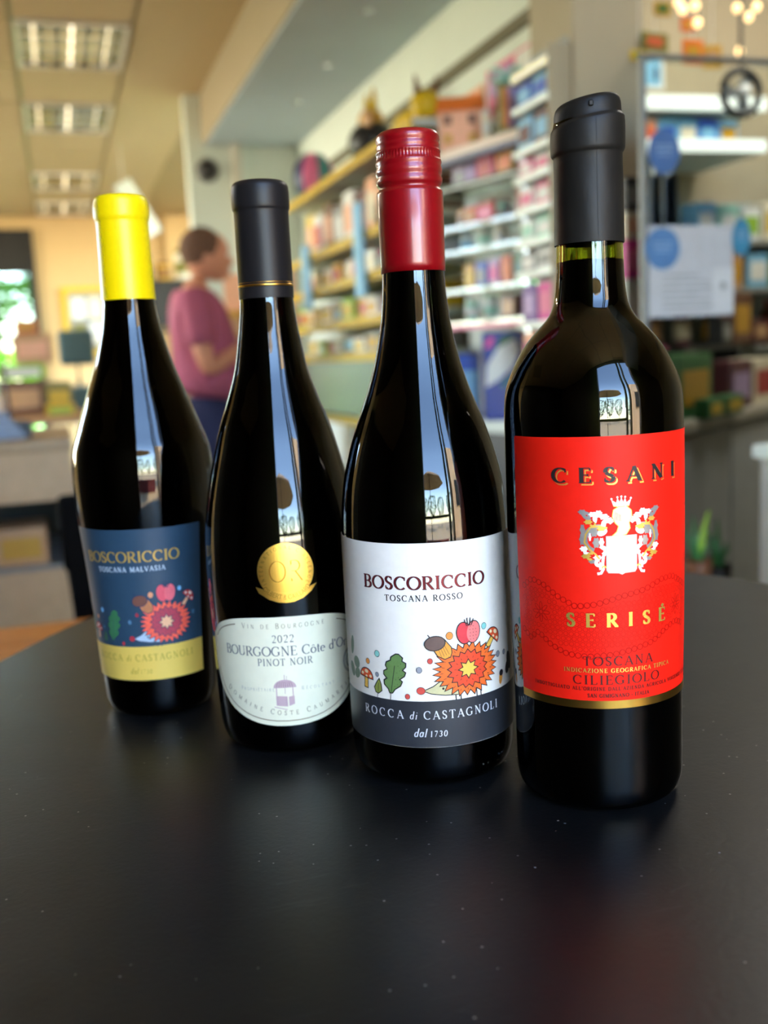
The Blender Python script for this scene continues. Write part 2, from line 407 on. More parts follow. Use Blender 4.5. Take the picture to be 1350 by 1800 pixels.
# street outside
gnd = struct(box('floor_outside', -30, 30, -40, -1.12, -.12, -.06, mat('pavement', (205, 178, 140), .9, var=.12, scale=3)))
gb = struct(box('floor_outside_back', -20, 20, 12.3, 40, -.12, -.06, mat('grass', (96, 150, 50), .9, var=.3, scale=20)))
def shrub(name, label, loc, r, hh, m, stem_h=.6, n=420, sz=.12, seed=1):
    t = thing(name, label, 'tree' if stem_h > .5 else 'bush', loc); rnd = random.Random(seed)
    bm = bmesh.new(); tube(bm, [(0, 0, -.06), (0.03, 0, stem_h * .5), (0, .02, stem_h + .3)], .06, 8, .03)
    obj('trunk', bm, mat('bark', (70, 54, 40), .9, var=.3), t, True)
    bm = bmesh.new()
    for i in range(n):
        v = Vector((rnd.gauss(0, 1), rnd.gauss(0, 1), rnd.gauss(0, 1))).normalized() * rnd.uniform(.6, 1) ** .5
        c = Vector((v.x * r, v.y * r, stem_h + hh / 2 + v.z * hh / 2)); a = rnd.uniform(0, 2 * PI); q = Vector((math.cos(a), math.sin(a), rnd.uniform(-.6, .6))) * sz
        w = q.cross(Vector((rnd.random(), rnd.random(), 1))).normalized() * sz * .35
        vs = [bm.verts.new(c - q), bm.verts.new(c - w), bm.verts.new(c + q), bm.verts.new(c + w)]; bm.faces.new(vs)
    f = obj('foliage', bm, m, t, recalc=False); f['kind'] = 'stuff'
    return t
leafm = mat('leaf_green', (60, 96, 34), .6, var=.4, scale=9); lime = mat('leaf_lime', (150, 205, 70), .6, var=.3, scale=9)
for i, (x, y) in enumerate(((-7, -22), (-2.5, -20), (2, -24), (6.5, -19), (11, -23))):
    shrub('street_tree', 'leafy tree across the street, %s from the doorway' % ['farthest left', 'second left', 'straight out', 'right', 'farthest right'][i], (x, y, 0), 2.2, 3.0, leafm, 1.2, 500, .28, i)
nb = thing('neighbour_building', 'sunlit tan facade of the building across the pavement', 'building', (4.2, -5.2, -.06))
box('facade', -2.0, 2.4, -.3, 0, 0, 4.2, mat('tan_render', (206, 176, 142), .9), nb); box('plinth', -2.0, 2.4, 0, .03, 0, .5, mat('grey_plinth', (150, 140, 130), .8), nb)
for x in (-1.2, .4): box('window_frame', x, x + .8, 0, .04, 1.4, 2.8, dark_m, nb)
pb = thing('street_wall', 'low maroon wall outside the shop doorway', 'wall', (0, -5.6, 0)); box('wall_body', -1.6, 1.5, -.12, .12, -.06, .42, mat('maroon_wall', (96, 40, 44), .7), pb, .01); box('coping', -1.65, 1.55, -.15, .15, .42, .46, mat('maroon_cope', (120, 60, 56), .7), pb, .005)
t = thing('parasol', 'beige parasol standing open on the pavement outside', 'parasol', (-.5, -3.6, -.06))
bm = bmesh.new(); lathe(bm, [(2.2, 1.35), (2.22, 1.35), (2.5, .7), (2.72, .02), (2.72, 0), (2.70, 0), (2.47, .7), (2.2, 1.33)], 8); obj('canopy', bm, mat('beige_canvas', (176, 156, 130), .85), t)
bm = bmesh.new(); tube(bm, [(0, 0, 0), (0, 0, 2.75)], .025, 10); obj('pole', bm, dark_m, t, True); bm = bmesh.new(); lathe(bm, [(0, 0), (0, .3), (.08, .28), (.1, .05), (.3, .035), (.3, 0)], 24); obj('base', bm, dark_m, t, True)
shrub('garden_bush', 'lime green sunlit bush outside the back doorway', (-.85, 13.6, 0), .75, 1.3, lime, .2, 500, .12, 11)
shrub('garden_tree', 'dark green tree beyond the back doorway', (-.45, 15.5, 0), .6, 1.4, leafm, 1.1, 420, .14, 12)

# ------------------------------------------------------------------ ceiling lights
louv = mat('mirror_louvre', (225, 222, 205), .12, 1.0, var=.02); lens_w = mat('white_enamel', (235, 232, 220), .4)
def troffer(i, j, label, lit=False):
    X0 = -.06 + .57 * i + .012; Y0 = -1.0 + .8 * j + .012; t = thing('ceiling_light', label, 'ceiling light', (X0, Y0, H_), 0, 'louvred ceiling lights')
    w, l = .546, .776
    bm = bmesh.new()
    for b in ((0, w, 0, .02), (0, w, l - .02, l), (0, .02, .02, l - .02), (w - .02, w, .02, l - .02)): add_box(bm, *b, -.006, .03)
    obj('frame', bm, lens_w, t)
    box('reflector', .02, w - .02, .02, l - .02, .028, .031, mat('green_grey_reflector', (120, 128, 92), .3, .6), t)
    for k in range(1, 7): box('louvre_blade', .02 + (w - .04) * k / 7 - .004, .02 + (w - .04) * k / 7 + .004, .02, l - .02, -.004, .026, louv, t)
    for k in range(1, 4): box('louvre_blade', .02, w - .02, l * k / 4 - .012, l * k / 4 + .012, -.003, .026, louv, t)
    for k in range(3):
        bm = bmesh.new(); x = w * (k + .5) / 3; tube(bm, [(x, .04, .016), (x, l - .04, .016)], .008, 8)
        obj('lamp_tube', bm, mat('tube_lit' if lit else 'tube_glow', (255, 238, 205) , .5, emit=14 if lit else 3.0), t, True)
troffer(0, 8, 'nearest louvred ceiling light on the left, largest and brightest grid')
troffer(0, 10, 'second louvred ceiling light, beyond the nearest one')
troffer(0, 13, 'third louvred ceiling light, above the yellow capped bottle')
troffer(0, 15, 'farthest louvred ceiling light beside the back wall')
for y in (4.6, 6.8, 9.5):
    lamp('ceiling_lamp_light', 'AREA', (-2.1, y, H_ - .05), 60, (1, .88, .68), (.5, .7), (-2.1, y, 0))  # unseen area fills added under the ceiling to lift the room

# ------------------------------------------------------------------ table
TZ = CAMZ - .193
def catmull(pts, per=10):
    n = len(pts); out = []
    for i in range(n):
        p0, p1, p2, p3 = [Vector(pts[(i + k) % n]) for k in (-1, 0, 1, 2)]
        for k in range(per):
            t = k / per; out.append(.5 * ((2*p1) + (-p0+p2)*t + (2*p0-5*p1+4*p2-p3)*t*t + (-p0+3*p1-3*p2+p3)*t**3))
    return out
tm = bpy.data.materials.new('black_table_laminate'); tm.use_nodes = True
nt = tm.node_tree; B = nt.nodes['Principled BSDF']; tc = nt.nodes.new('ShaderNodeTexCoord')
def nod(t, **k):
    n = nt.nodes.new(t)
    for a, b in k.items(): n.inputs[a].default_value = b
    return n
n1 = nod('ShaderNodeTexNoise', Scale=9., Detail=6., Roughness=.6); n2 = nod('ShaderNodeTexNoise', Scale=420., Detail=2.)
vor = nod('ShaderNodeTexVoronoi', Scale=150.); n3 = nod('ShaderNodeTexNoise', Scale=23., Detail=3.)
for n in (n1, n2, vor, n3): nt.links.new(tc.outputs['Object'], n.inputs['Vector'])
lt = nod('ShaderNodeMath'); lt.operation = 'LESS_THAN'; lt.inputs[1].default_value = .07; nt.links.new(vor.outputs['Distance'], lt.inputs[0])
gt = nod('ShaderNodeMath'); gt.operation = 'GREATER_THAN'; gt.inputs[1].default_value = .53; nt.links.new(n3.outputs['Fac'], gt.inputs[0])
mu = nod('ShaderNodeMath'); mu.operation = 'MULTIPLY'; nt.links.new(lt.outputs[0], mu.inputs[0]); nt.links.new(gt.outputs[0], mu.inputs[1])
# long fine scratches
mp = nod('ShaderNodeMapping', Rotation=(0, 0, .5), Scale=(2.2, 34., 1.)); nt.links.new(tc.outputs['Object'], mp.inputs[0])
n4 = nod('ShaderNodeTexNoise', Scale=2.2, Detail=3., Distortion=.6); nt.links.new(mp.outputs[0], n4.inputs['Vector'])
rs = nod('ShaderNodeValToRGB'); rs.color_ramp.elements[0].position = .498; rs.color_ramp.elements[0].color = (0, 0, 0, 1); rs.color_ramp.elements[1].position = .5; rs.color_ramp.elements[1].color = (1, 1, 1, 1)
e = rs.color_ramp.elements.new(.502); e.color = (0, 0, 0, 1); nt.links.new(n4.outputs['Fac'], rs.inputs[0])
gs = nod('ShaderNodeMath'); gs.operation = 'MULTIPLY'; nt.links.new(rs.outputs[0], gs.inputs[0]); nt.links.new(n1.outputs['Fac'], gs.inputs[1])
cr = nod('ShaderNodeValToRGB'); cr.color_ramp.elements[0].position = .3; cr.color_ramp.elements[0].color = (.004, .004, .0043, 1); cr.color_ramp.elements[1].position = .75; cr.color_ramp.elements[1].color = (.009, .009, .0088, 1)
nt.links.new(n1.outputs['Fac'], cr.inputs[0])
mx = nod('ShaderNodeMix'); mx.data_type = 'RGBA'; mx.inputs['B'].default_value = (.22, .21, .2, 1)
nt.links.new(cr.outputs[0], mx.inputs['A'])
sm = nod('ShaderNodeMath'); sm.operation = 'MULTIPLY_ADD'; sm.inputs[1].default_value = .10; nt.links.new(gs.outputs[0], sm.inputs[0]); nt.links.new(mu.outputs[0], sm.inputs[2])
nt.links.new(sm.outputs[0], mx.inputs['Factor']); nt.links.new(mx.outputs['Result'], B.inputs['Base Color'])
rr = nod('ShaderNodeMapRange'); rr.inputs['To Min'].default_value = .3; rr.inputs['To Max'].default_value = .46; nt.links.new(n1.outputs['Fac'], rr.inputs[0]); nt.links.new(rr.outputs[0], B.inputs['Roughness'])
bp = nod('ShaderNodeBump', Strength=.12, Distance=.0006); nt.links.new(n2.outputs['Fac'], bp.inputs['Height']); nt.links.new(bp.outputs[0], B.inputs['Normal'])
B.inputs['Specular IOR Level'].default_value = .25
tab = thing('bistro_table', 'matt black table top with rounded edge under the four wine bottles', 'table', (.2, .42, 0))
out = catmull([(-.115, .6), (-.055, .728), (.022, .842), (.13, .92), (.26, .935), (.39, .87), (.49, .733), (.52, .666), (.54, .56), (.545, .4), (.52, .18), (.44, .04), (.28, -.03), (.08, -.02), (-.06, .06), (-.13, .22), (-.145, .42)], 8)
bm = bmesh.new(); rings = []
for dz, s in ((-.022, .985), (-.018, .997), (-.004, 1.0), (-.001, .998), (0, .994)):
    rings.append([bm.verts.new(((p.x - .2) * s, (p.y - .42) * s, TZ + dz)) for p in out])
for a, b in zip(rings, rings[1:]):
    for k in range(len(a)): bm.faces.new((a[k], a[(k+1) % len(a)], b[(k+1) % len(a)], b[k]))
bm.faces.new(rings[0][::-1]); bm.faces.new(rings[-1])
obj('tabletop', bm, tm, tab)
bm = bmesh.new(); lathe(bm, [(.03, .035), (TZ - .04, .035), (TZ - .022, .09), (TZ - .021, 0)], 32); obj('pedestal', bm, steel_m, tab, True)
bm = bmesh.new(); lathe(bm, [(0, 0), (0, .23), (.012, .23), (.03, .05), (.034, 0)], 40); obj('base', bm, steel_m, tab, True)

# ------------------------------------------------------------------ wine bottles
def mm(p): return [(z / 1000, r / 1000) for z, r in p]
def bottle(c, prof, label, level, gcol, wine_m, group='wine bottles on the black table'):
    az = math.atan2(c[0], c[1])
    t = thing('wine_bottle', label, 'bottle', (c[0], c[1], TZ + .0004), -az, group)
    P = smoothprof(mm(prof), 5)
    t_ = .0026
    inner = [(z, max(r - t_, .0085)) for z, r in P if z > .0022]
    bm = bmesh.new(); zt = P[-1][0]
    lathe(bm, [(.0004, 0), (.0004, P[0][1] * .75)] + P + [(zt, inner[-1][1])] + inner[::-1] + [(.0022, 0)], 128)
    obj('glass_body', bm, gcol, t, True)
    wp = [(z, r + .00045) for z, r in inner if z < level]
    bm = bmesh.new(); lathe(bm, [(.0018, 0), (.0018, wp[0][1] * .97)] + wp + [(level, wp[-1][1]), (level + .0006, wp[-1][1] * .9), (level, 0)], 96)
    obj('wine', bm, wine_m, t, True)
    return t, (lambda z: interp(P, z))
def patch(name, R, s0, s1, z0, z1, off, m, parent, corner=1.2, th=.12):
    """Paper label: a sheet wrapped round the bottle with rounded corners, mm units."""
    pts = []
    for cx, cy, a0 in ((s1 - corner, z1 - corner, 0), (s0 + corner, z1 - corner, 90), (s0 + corner, z0 + corner, 180), (s1 - corner, z0 + corner, 270)):
        for k in range(5): a = math.radians(a0 + 22.5 * k); pts.append((cx + corner * math.cos(a), cy + corner * math.sin(a)))
    return sheet(name, [pts], m, parent, R, off, th)
def sheet(name, polys, m, parent, R, off, th=.12):
    o = decal(name, polys, m, parent, R, off, fill=True)
    bm = bmesh.new(); bm.from_mesh(o.data)
    bmesh.ops.remove_doubles(bm, verts=bm.verts, dist=1e-6)
    ext = bmesh.ops.extrude_face_region(bm, geom=bm.faces[:])
    for v in [g for g in ext['geom'] if isinstance(g, bmesh.types.BMVert)]:
        d = Vector((v.co.x, v.co.y, 0)).normalized() * (th / 1000); v.co += d
    bmesh.ops.recalc_face_normals(bm, faces=bm.faces); bm.to_mesh(o.data); bm.free()
    for p in o.data.polygons: p.use_smooth = False
    return o
REDWINE = mat('red_wine', (16, 3, 6), .25, var=.02, spec=.1)
WHITEWINE = mat('golden_wine_in_dark_glass', (66, 40, 14), .0, trans=.2, ior=1.35, var=.02, spec=.1)
G_OLIVE = glass('dark_olive_bottle_glass', (170, 176, 80), 1.52)
G_DARK = glass('dark_green_bottle_glass', (120, 132, 70), 1.52)
GOLD = mat('gold_foil', (235, 184, 84), .28, 1.0, var=.05, scale=200)
GOLDP = mat('gold_foil_print', (250, 205, 95), .38, .75, var=.04, scale=200)
INK = mat('black_ink', (34, 26, 26), .5)
def OFF(k): return .15 + .12 + .03 * k

# ---- bottle 4: red label
REFR[0] = .0368
P4 = [(0, 30), (1.2, 32.8), (4, 35), (10, 36), (28, 36.1), (45, 36.2), (72, 36.7), (100, 37.1), (122, 37.3), (150, 37.3), (161, 37.3), (170.7, 36.9), (175.4, 36.2), (182.6, 33.6), (189.7, 30), (194.4, 26.9), (199.1, 22.8), (203.8, 18.3), (207.3, 16.2), (210.8, 15.1), (217.8, 14.2), (226, 13.8), (234, 13.6), (268, 13.4), (272, 14), (280, 14), (284, 13)]
b4, R4 = bottle((.2145, .3888), P4, 'tall straight shouldered wine bottle with a red label and black capsule', .2265, G_OLIVE, REDWINE)
CAPM = mat('black_matt_capsule', (27, 25, 22), .48, var=.15, scale=50, bump=.25, spec=.28)
prof = mm([(233.6, 13.75), (233.6, 14.25), (236, 14.25), (250, 14.1), (262, 13.95), (268.5, 13.9), (269.6, 14.6), (270.8, 15), (276, 15.1), (281.2, 14.9), (282.4, 14.2), (283.2, 13.7), (286.5, 13.5), (289, 12.9), (290.6, 11.3), (291.0, 8), (291.2, 0)])
bm = bmesh.new(); lathe(bm, smoothprof(prof[1:], 3), 96)
for v in bm.verts:      # crushed foil: the top slopes down to the left and the skirt is a little wavy
    a = math.atan2(v.co.x, -v.co.y); r = math.hypot(v.co.x, v.co.y)
    if v.co.z > .266: v.co.z += (v.co.x * .16 - .0006) * min(1, (v.co.z - .266) / .015)
    k = 1 + .006 * math.sin(3 * a + 60 * v.co.z) + .004 * math.sin(7 * a + 210 * v.co.z); v.co.x *= k; v.co.y *= k
cap4 = obj('capsule', bm, CAPM, b4, True); cap4['label'] = 'matt black foil capsule with a crushed top'
def seamline(z0, z1, ph, w=.12, wob=.25):
    return [line([(ph + wob * math.sin(z * .9) * .5, z) for z in [z0 + (z1 - z0) * k / 24 for k in range(25)]], w)]
Rc4 = lambda z: interp(smoothprof(prof[1:], 3), z) * 1.004 + .00012
decal('seam', sum(seamline(234, 268.4, 3.6 / 14.1 * 36.8, .3), []), mat('seam_shadow', (10, 10, 10), .7), cap4, Rc4, .05)  # darker line drawn along the foil seam
decal('seam', sum(seamline(271.5, 281, 3.4 / 14.1 * 36.8, .3), []), mat('seam_shadow', (10, 10, 10), .7), cap4, lambda z: Rc4(z) + .0001, .05)
tabm = bmesh.new(); add_box(tabm, -.001, .001, -.0142, -.0133, .2853, .2876); bev(tabm, .0004, 1)
obj('tear_tab', tabm, CAPM, cap4, rotz=.12)
RED = mat('red_label_paper', (238, 30, 14), .5, var=.03, scale=150, spec=.22)
L4 = patch('front_label', R4, -37.3, 57.5, 46.2, 157.2, .05, RED, b4, 1.0)
L4['label'] = 'bright red paper front label with gold edge and crest'
decal('gold_band', [[(-37.1, 46.25), (57.3, 46.25), (57.3, 49.6), (-37.1, 49.6)]], GOLD, L4, R4, OFF(0), fill=True)
cc = 10.3
sh = text('CESANI', cc + .85, 139.3 - .9, 5.7, 53.5, wide=1.45, thick=.2, thin=.08)
decal('title_shadow', sh, GOLDP, L4, R4, OFF(1))
decal('title_relief', text('CESANI', cc + .45, 139.3 - .45, 5.7, 53.5, wide=1.45, thick=.19, thin=.06), RED, L4, R4, OFF(2))
decal('title_lettering', text('CESANI', cc, 139.3, 5.7, 53.5, wide=1.45, thick=.2, thin=.075), INK, L4, R4, OFF(3))
decal('name_lettering', text('SERISÉ', cc - .9, 80.8, 5.3, 42.5, wide=1.2, thick=.22, thin=.1), GOLDP, L4, R4, OFF(3))
DRED = mat('dark_red_ink', (74, 12, 12), .5)
decal('region_lettering', text('TOSCANA', cc - 1.2, 64.5, 3.7, 29.3, wide=1.3, thick=.13, thin=.055), DRED, L4, R4, OFF(2))
decal('grape_lettering', text('CILIEGIOLO', cc - 1.6, 56.6, 3.7, 37, wide=1.35, thick=.13, thin=.055), DRED, L4, R4, OFF(2))
decal('origin_lettering', text('INDICAZIONE GEOGRAFICA TIPICA', cc - .6, 61.6, 1.65, 46.5, wide=1.2, thick=.2, thin=.09), GOLDP, L4, R4, OFF(3))
decal('bottler_lettering', text("IMBOTTIGLIATO ALL'ORIGINE DALL'AZIENDA AGRICOLA VINCENZO CESANI", cc + 1.6, 54.0, 1.45, 80, wide=1.05, thick=.2, thin=.1) + text('SAN GIMIGNANO - ITALIA', cc - 1.3, 51.1, 1.5, 26, wide=1.1, thick=.2, thin=.1), DRED, L4, R4, OFF(3))
# lace of small rings pressed into the paper
lace = []
def rings_on(pts, r=1.15, n=None):
    L = [0]
    for a, b in zip(pts, pts[1:]): L.append(L[-1] + math.hypot(b[0] - a[0], b[1] - a[1]))
    d = 0
    while d <= L[-1]:
        i = max(k for k in range(len(L)) if L[k] <= d); i = min(i, len(pts) - 2); f = (d - L[i]) / (L[i+1] - L[i])
        x = pts[i][0] + (pts[i+1][0] - pts[i][0]) * f; y = pts[i][1] + (pts[i+1][1] - pts[i][1]) * f
        q = ell(x, y, r, r, 12); lace.extend(line(q + [q[0]], .26)); d += 2 * r + .25
rings_on([(-33, 95), (-28, 98.6), (-22, 97), (-15, 92.5), (-8, 89), (0, 90), (10, 93), (20, 95), (28, 98), (35, 98.5), (42, 95), (48, 92)])
rings_on([(-34, 76), (-30, 73.2), (-25, 76.5), (-19, 72), (-12, 69), (-4, 68.2), (6, 69), (16, 71), (24, 73), (31, 77), (38, 79), (46, 76)])
for fx, fy in ((-23.5, 85.2), (38, 86)):
    for k in range(8):
        a = k * PI / 4; q = ell(fx + 2.7 * math.cos(a), fy + 2.7 * math.sin(a), 1.6, .7, 12, math.degrees(a)); lace += line(q + [q[0]], .2)
    q = ell(fx, fy, .9, .9, 10); lace += line(q + [q[0]], .2)
def crv(pts, x):
    for a, b in zip(pts, pts[1:]):
        if a[0] <= x <= b[0]: return a[1] + (b[1] - a[1]) * (x - a[0]) / (b[0] - a[0])
    return None
UP = [(-33, 95), (-28, 98.6), (-22, 97), (-15, 92.5), (-8, 89), (0, 90), (10, 93), (20, 95), (28, 98), (35, 98.5), (42, 95), (48, 92)]
LO = [(-33, 76), (-30, 73.2), (-25, 76.5), (-19, 72), (-12, 69), (-4, 68.2), (6, 69), (16, 71), (24, 73), (31, 77), (38, 79), (46, 76), (48, 76)]
for j in range(13):
    for i in range(36):
        x = -33 + 2.3 * i + (1.15 if j % 2 else 0); y = 69 + 2.1 * j; u, l = crv(UP, x), crv(LO, x)
        if u is None or l is None or not (l + 2.3 < y < u - 2.3) or min(math.hypot(x + 23.5, y - 85.2), math.hypot(x - 38, y - 86)) < 5.2: continue
        q = ell(x, y, .95, .95, 9); lace.extend(line(q + [q[0]], .13))
decal('lace_pattern', lace, mat('lace_red_varnish', (178, 10, 8), .4, spec=.2), L4, R4, OFF(0) + .01)
# crest
WH = mat('white_foil', (255, 252, 244), .35, .15, var=.02); SIL = mat('silver_foil', (176, 170, 166), .3, .55, var=.1, scale=300)
def mir(polys, x): return [[(2 * x - a, b) for a, b in p] for p in polys]
shx = 10.4
shield = [(4.5, 117.5), (16.3, 117.6), (16.3, 104.0), (15.6, 103.0), (11.6, 102.8), (10.4, 102.2), (9.2, 102.8), (5.2, 103.0), (4.5, 104.0)]
scr_w, scr_g, scr_s = [], [], []
def curl(cx, cy, r, a0, a1, w, shrink=.35, n=16):
    pts = []
    for k in range(n + 1):
        t = k / n; rr = r * (1 - (1 - shrink) * t); a = math.radians(a0 + (a1 - a0) * t); pts.append((cx + rr * math.cos(a), cy + rr * math.sin(a)))
    out = []; L = ribbon(pts, lambda dx, dy: w)
    return L
left = dict(w=[], g=[], s=[])
left['s'] += curl(1.2, 116.2, 5.6, 60, 250, 1.9, .8) + curl(-3.2, 126.2, 1.5, -60, 160, 1.2) + ribbon([(-4.8, 127.4), (-3.6, 125.6), (-1.4, 124.2)], lambda a, b: 1.3)
left['w'] += curl(1.3, 124.6, 2.1, 10, 240, 1.7) + curl(4.6, 122.2, 2.2, 20, 230, 1.8) + curl(-2.6, 111.6, 1.5, 120, 330, 1.4) + curl(2.6, 112.2, 2.0, -80, 120, 1.7) + curl(1.6, 106.8, 1.6, 90, 300, 1.4) + ribbon([(3.2, 110), (2.9, 106.6), (3.1, 104.4), (2.2, 102.8), (.8, 102.6)], lambda a, b: 1.1) + [ell(2.9, 119.4, 2.1, 1.4, 12, 30)]
left['g'] += ribbon([(4.8, 121), (1.6, 121.8), (-1.6, 121.4), (-3.4, 118.6), (-3.9, 115.4), (-2.2, 112.6), (.2, 110.6), (1.8, 108.6)], lambda a, b: .7) + curl(-1.6, 109.3, 1.8, 60, 300, 1.0) + curl(3.2, 104.9, 1.0, 0, 200, .55) + curl(-.4, 122.9, 1.2, 200, 400, .7)
for (x, y, a, b, c, k) in ((-4.6, 127.6, 1.5, .9, 40, 's'), (-.6, 126.6, 1.5, 1.0, -10, 'w'), (1.6, 127.2, 1.3, .9, 30, 'w'), (3.6, 125.6, 1.8, 1.1, -30, 'w'), (5.4, 124.2, 1.6, 1.0, 20, 'w'), (-2.4, 123.6, 1.5, .9, 60, 'g'), (-4.6, 120.4, .9, 2.2, 10, 's'), (-4.9, 116.6, .9, 2.2, -5, 's'), (-.2, 119.6, 1.4, 1.9, 10, 's'), (.6, 115.2, 1.3, 2.0, 20, 's'), (-4.2, 112.8, 1.5, 1.0, -30, 'w'), (2.6, 115.4, .9, 1.7, -20, 'w'), (-3.4, 109.8, 1.7, .9, 20, 'g'), (-.8, 107.6, 1.6, .8, -10, 's'), (1.0, 109.2, 1.6, .9, 30, 'w'), (2.2, 105.8, .9, 1.6, 10, 'w'), (2.6, 120.8, 1.6, .9, -20, 'g'), (-1.8, 117.6, .5, 1.6, 30, 'w')):
    left[k].append([(p, q) for p, q in star(x, y, a * 1.25, b * 1.25, 6, .72, .05)])
for k, m, o in (('s', SIL, 3), ('w', WH, 4), ('g', GOLDP, 5)):
    q = left[k] + mir(left[k], shx)
    decal({'s': 'silver_scrollwork', 'w': 'white_scrollwork', 'g': 'gold_scrollwork'}[k], q, m, L4, R4, OFF(o))
helm = [(7.2, 118.0), (8.6, 119.2), (9.4, 121.6), (8.0, 123.0), (7.0, 125.4), (7.4, 128), (9.6, 129.3), (12.4, 129.2), (14.2, 127.6), (14.4, 125), (13.2, 122.8), (13.6, 120.6), (12.2, 118.4), (10.4, 117.8)]
decal('helmet', [grow(helm, .3)], GOLDP, L4, R4, OFF(5), fill=True); decal('helmet', [helm], SIL, L4, R4, OFF(6), fill=True)
decal('visor_bars', sum([line([(7.8 + k * .55, 124.0 - k * .12), (7.9 + k * .5, 127.6 - k * .35)], .22) for k in range(5)], []), mat('olive_ink', (120, 116, 40), .5), L4, R4, OFF(7))
crown = [(7.4, 129.4), (13.4, 129.4)] + [(13.4 + .9, 132.2), (12.4, 130.9), (11.9, 132.8), (11.1, 131.0), (10.4, 133.0), (9.7, 131.0), (8.9, 132.8), (8.4, 130.9), (6.5, 132.2)]
decal('crown', [crown, ell(6.6, 132.5, .4, .4, 8), ell(8.9, 133.1, .4, .4, 8), ell(10.4, 133.3, .4, .4, 8), ell(11.9, 133.1, .4, .4, 8), ell(14.2, 132.5, .4, .4, 8)], WH, L4, R4, OFF(6), fill=True)
decal('crown_trim', line([(7.3, 129.6), (10.4, 129.3), (13.5, 129.6)], .4), GOLDP, L4, R4, OFF(7))
decal('shield', [grow(shield, .25)], SIL, L4, R4, OFF(6), fill=True); decal('shield', [shield], WH, L4, R4, OFF(7), fill=True, label='plain white shield of the crest')
decal('shield_charge', [[(11.0, 114.8), (15.0, 114.8), (13.0, 111.6)], [(9.6, 109.4), (12.2, 109.4), (10.9, 107.2)]], mat('pale_cream_ink', (248, 246, 214), .5), L4, R4, OFF(8), fill=True)

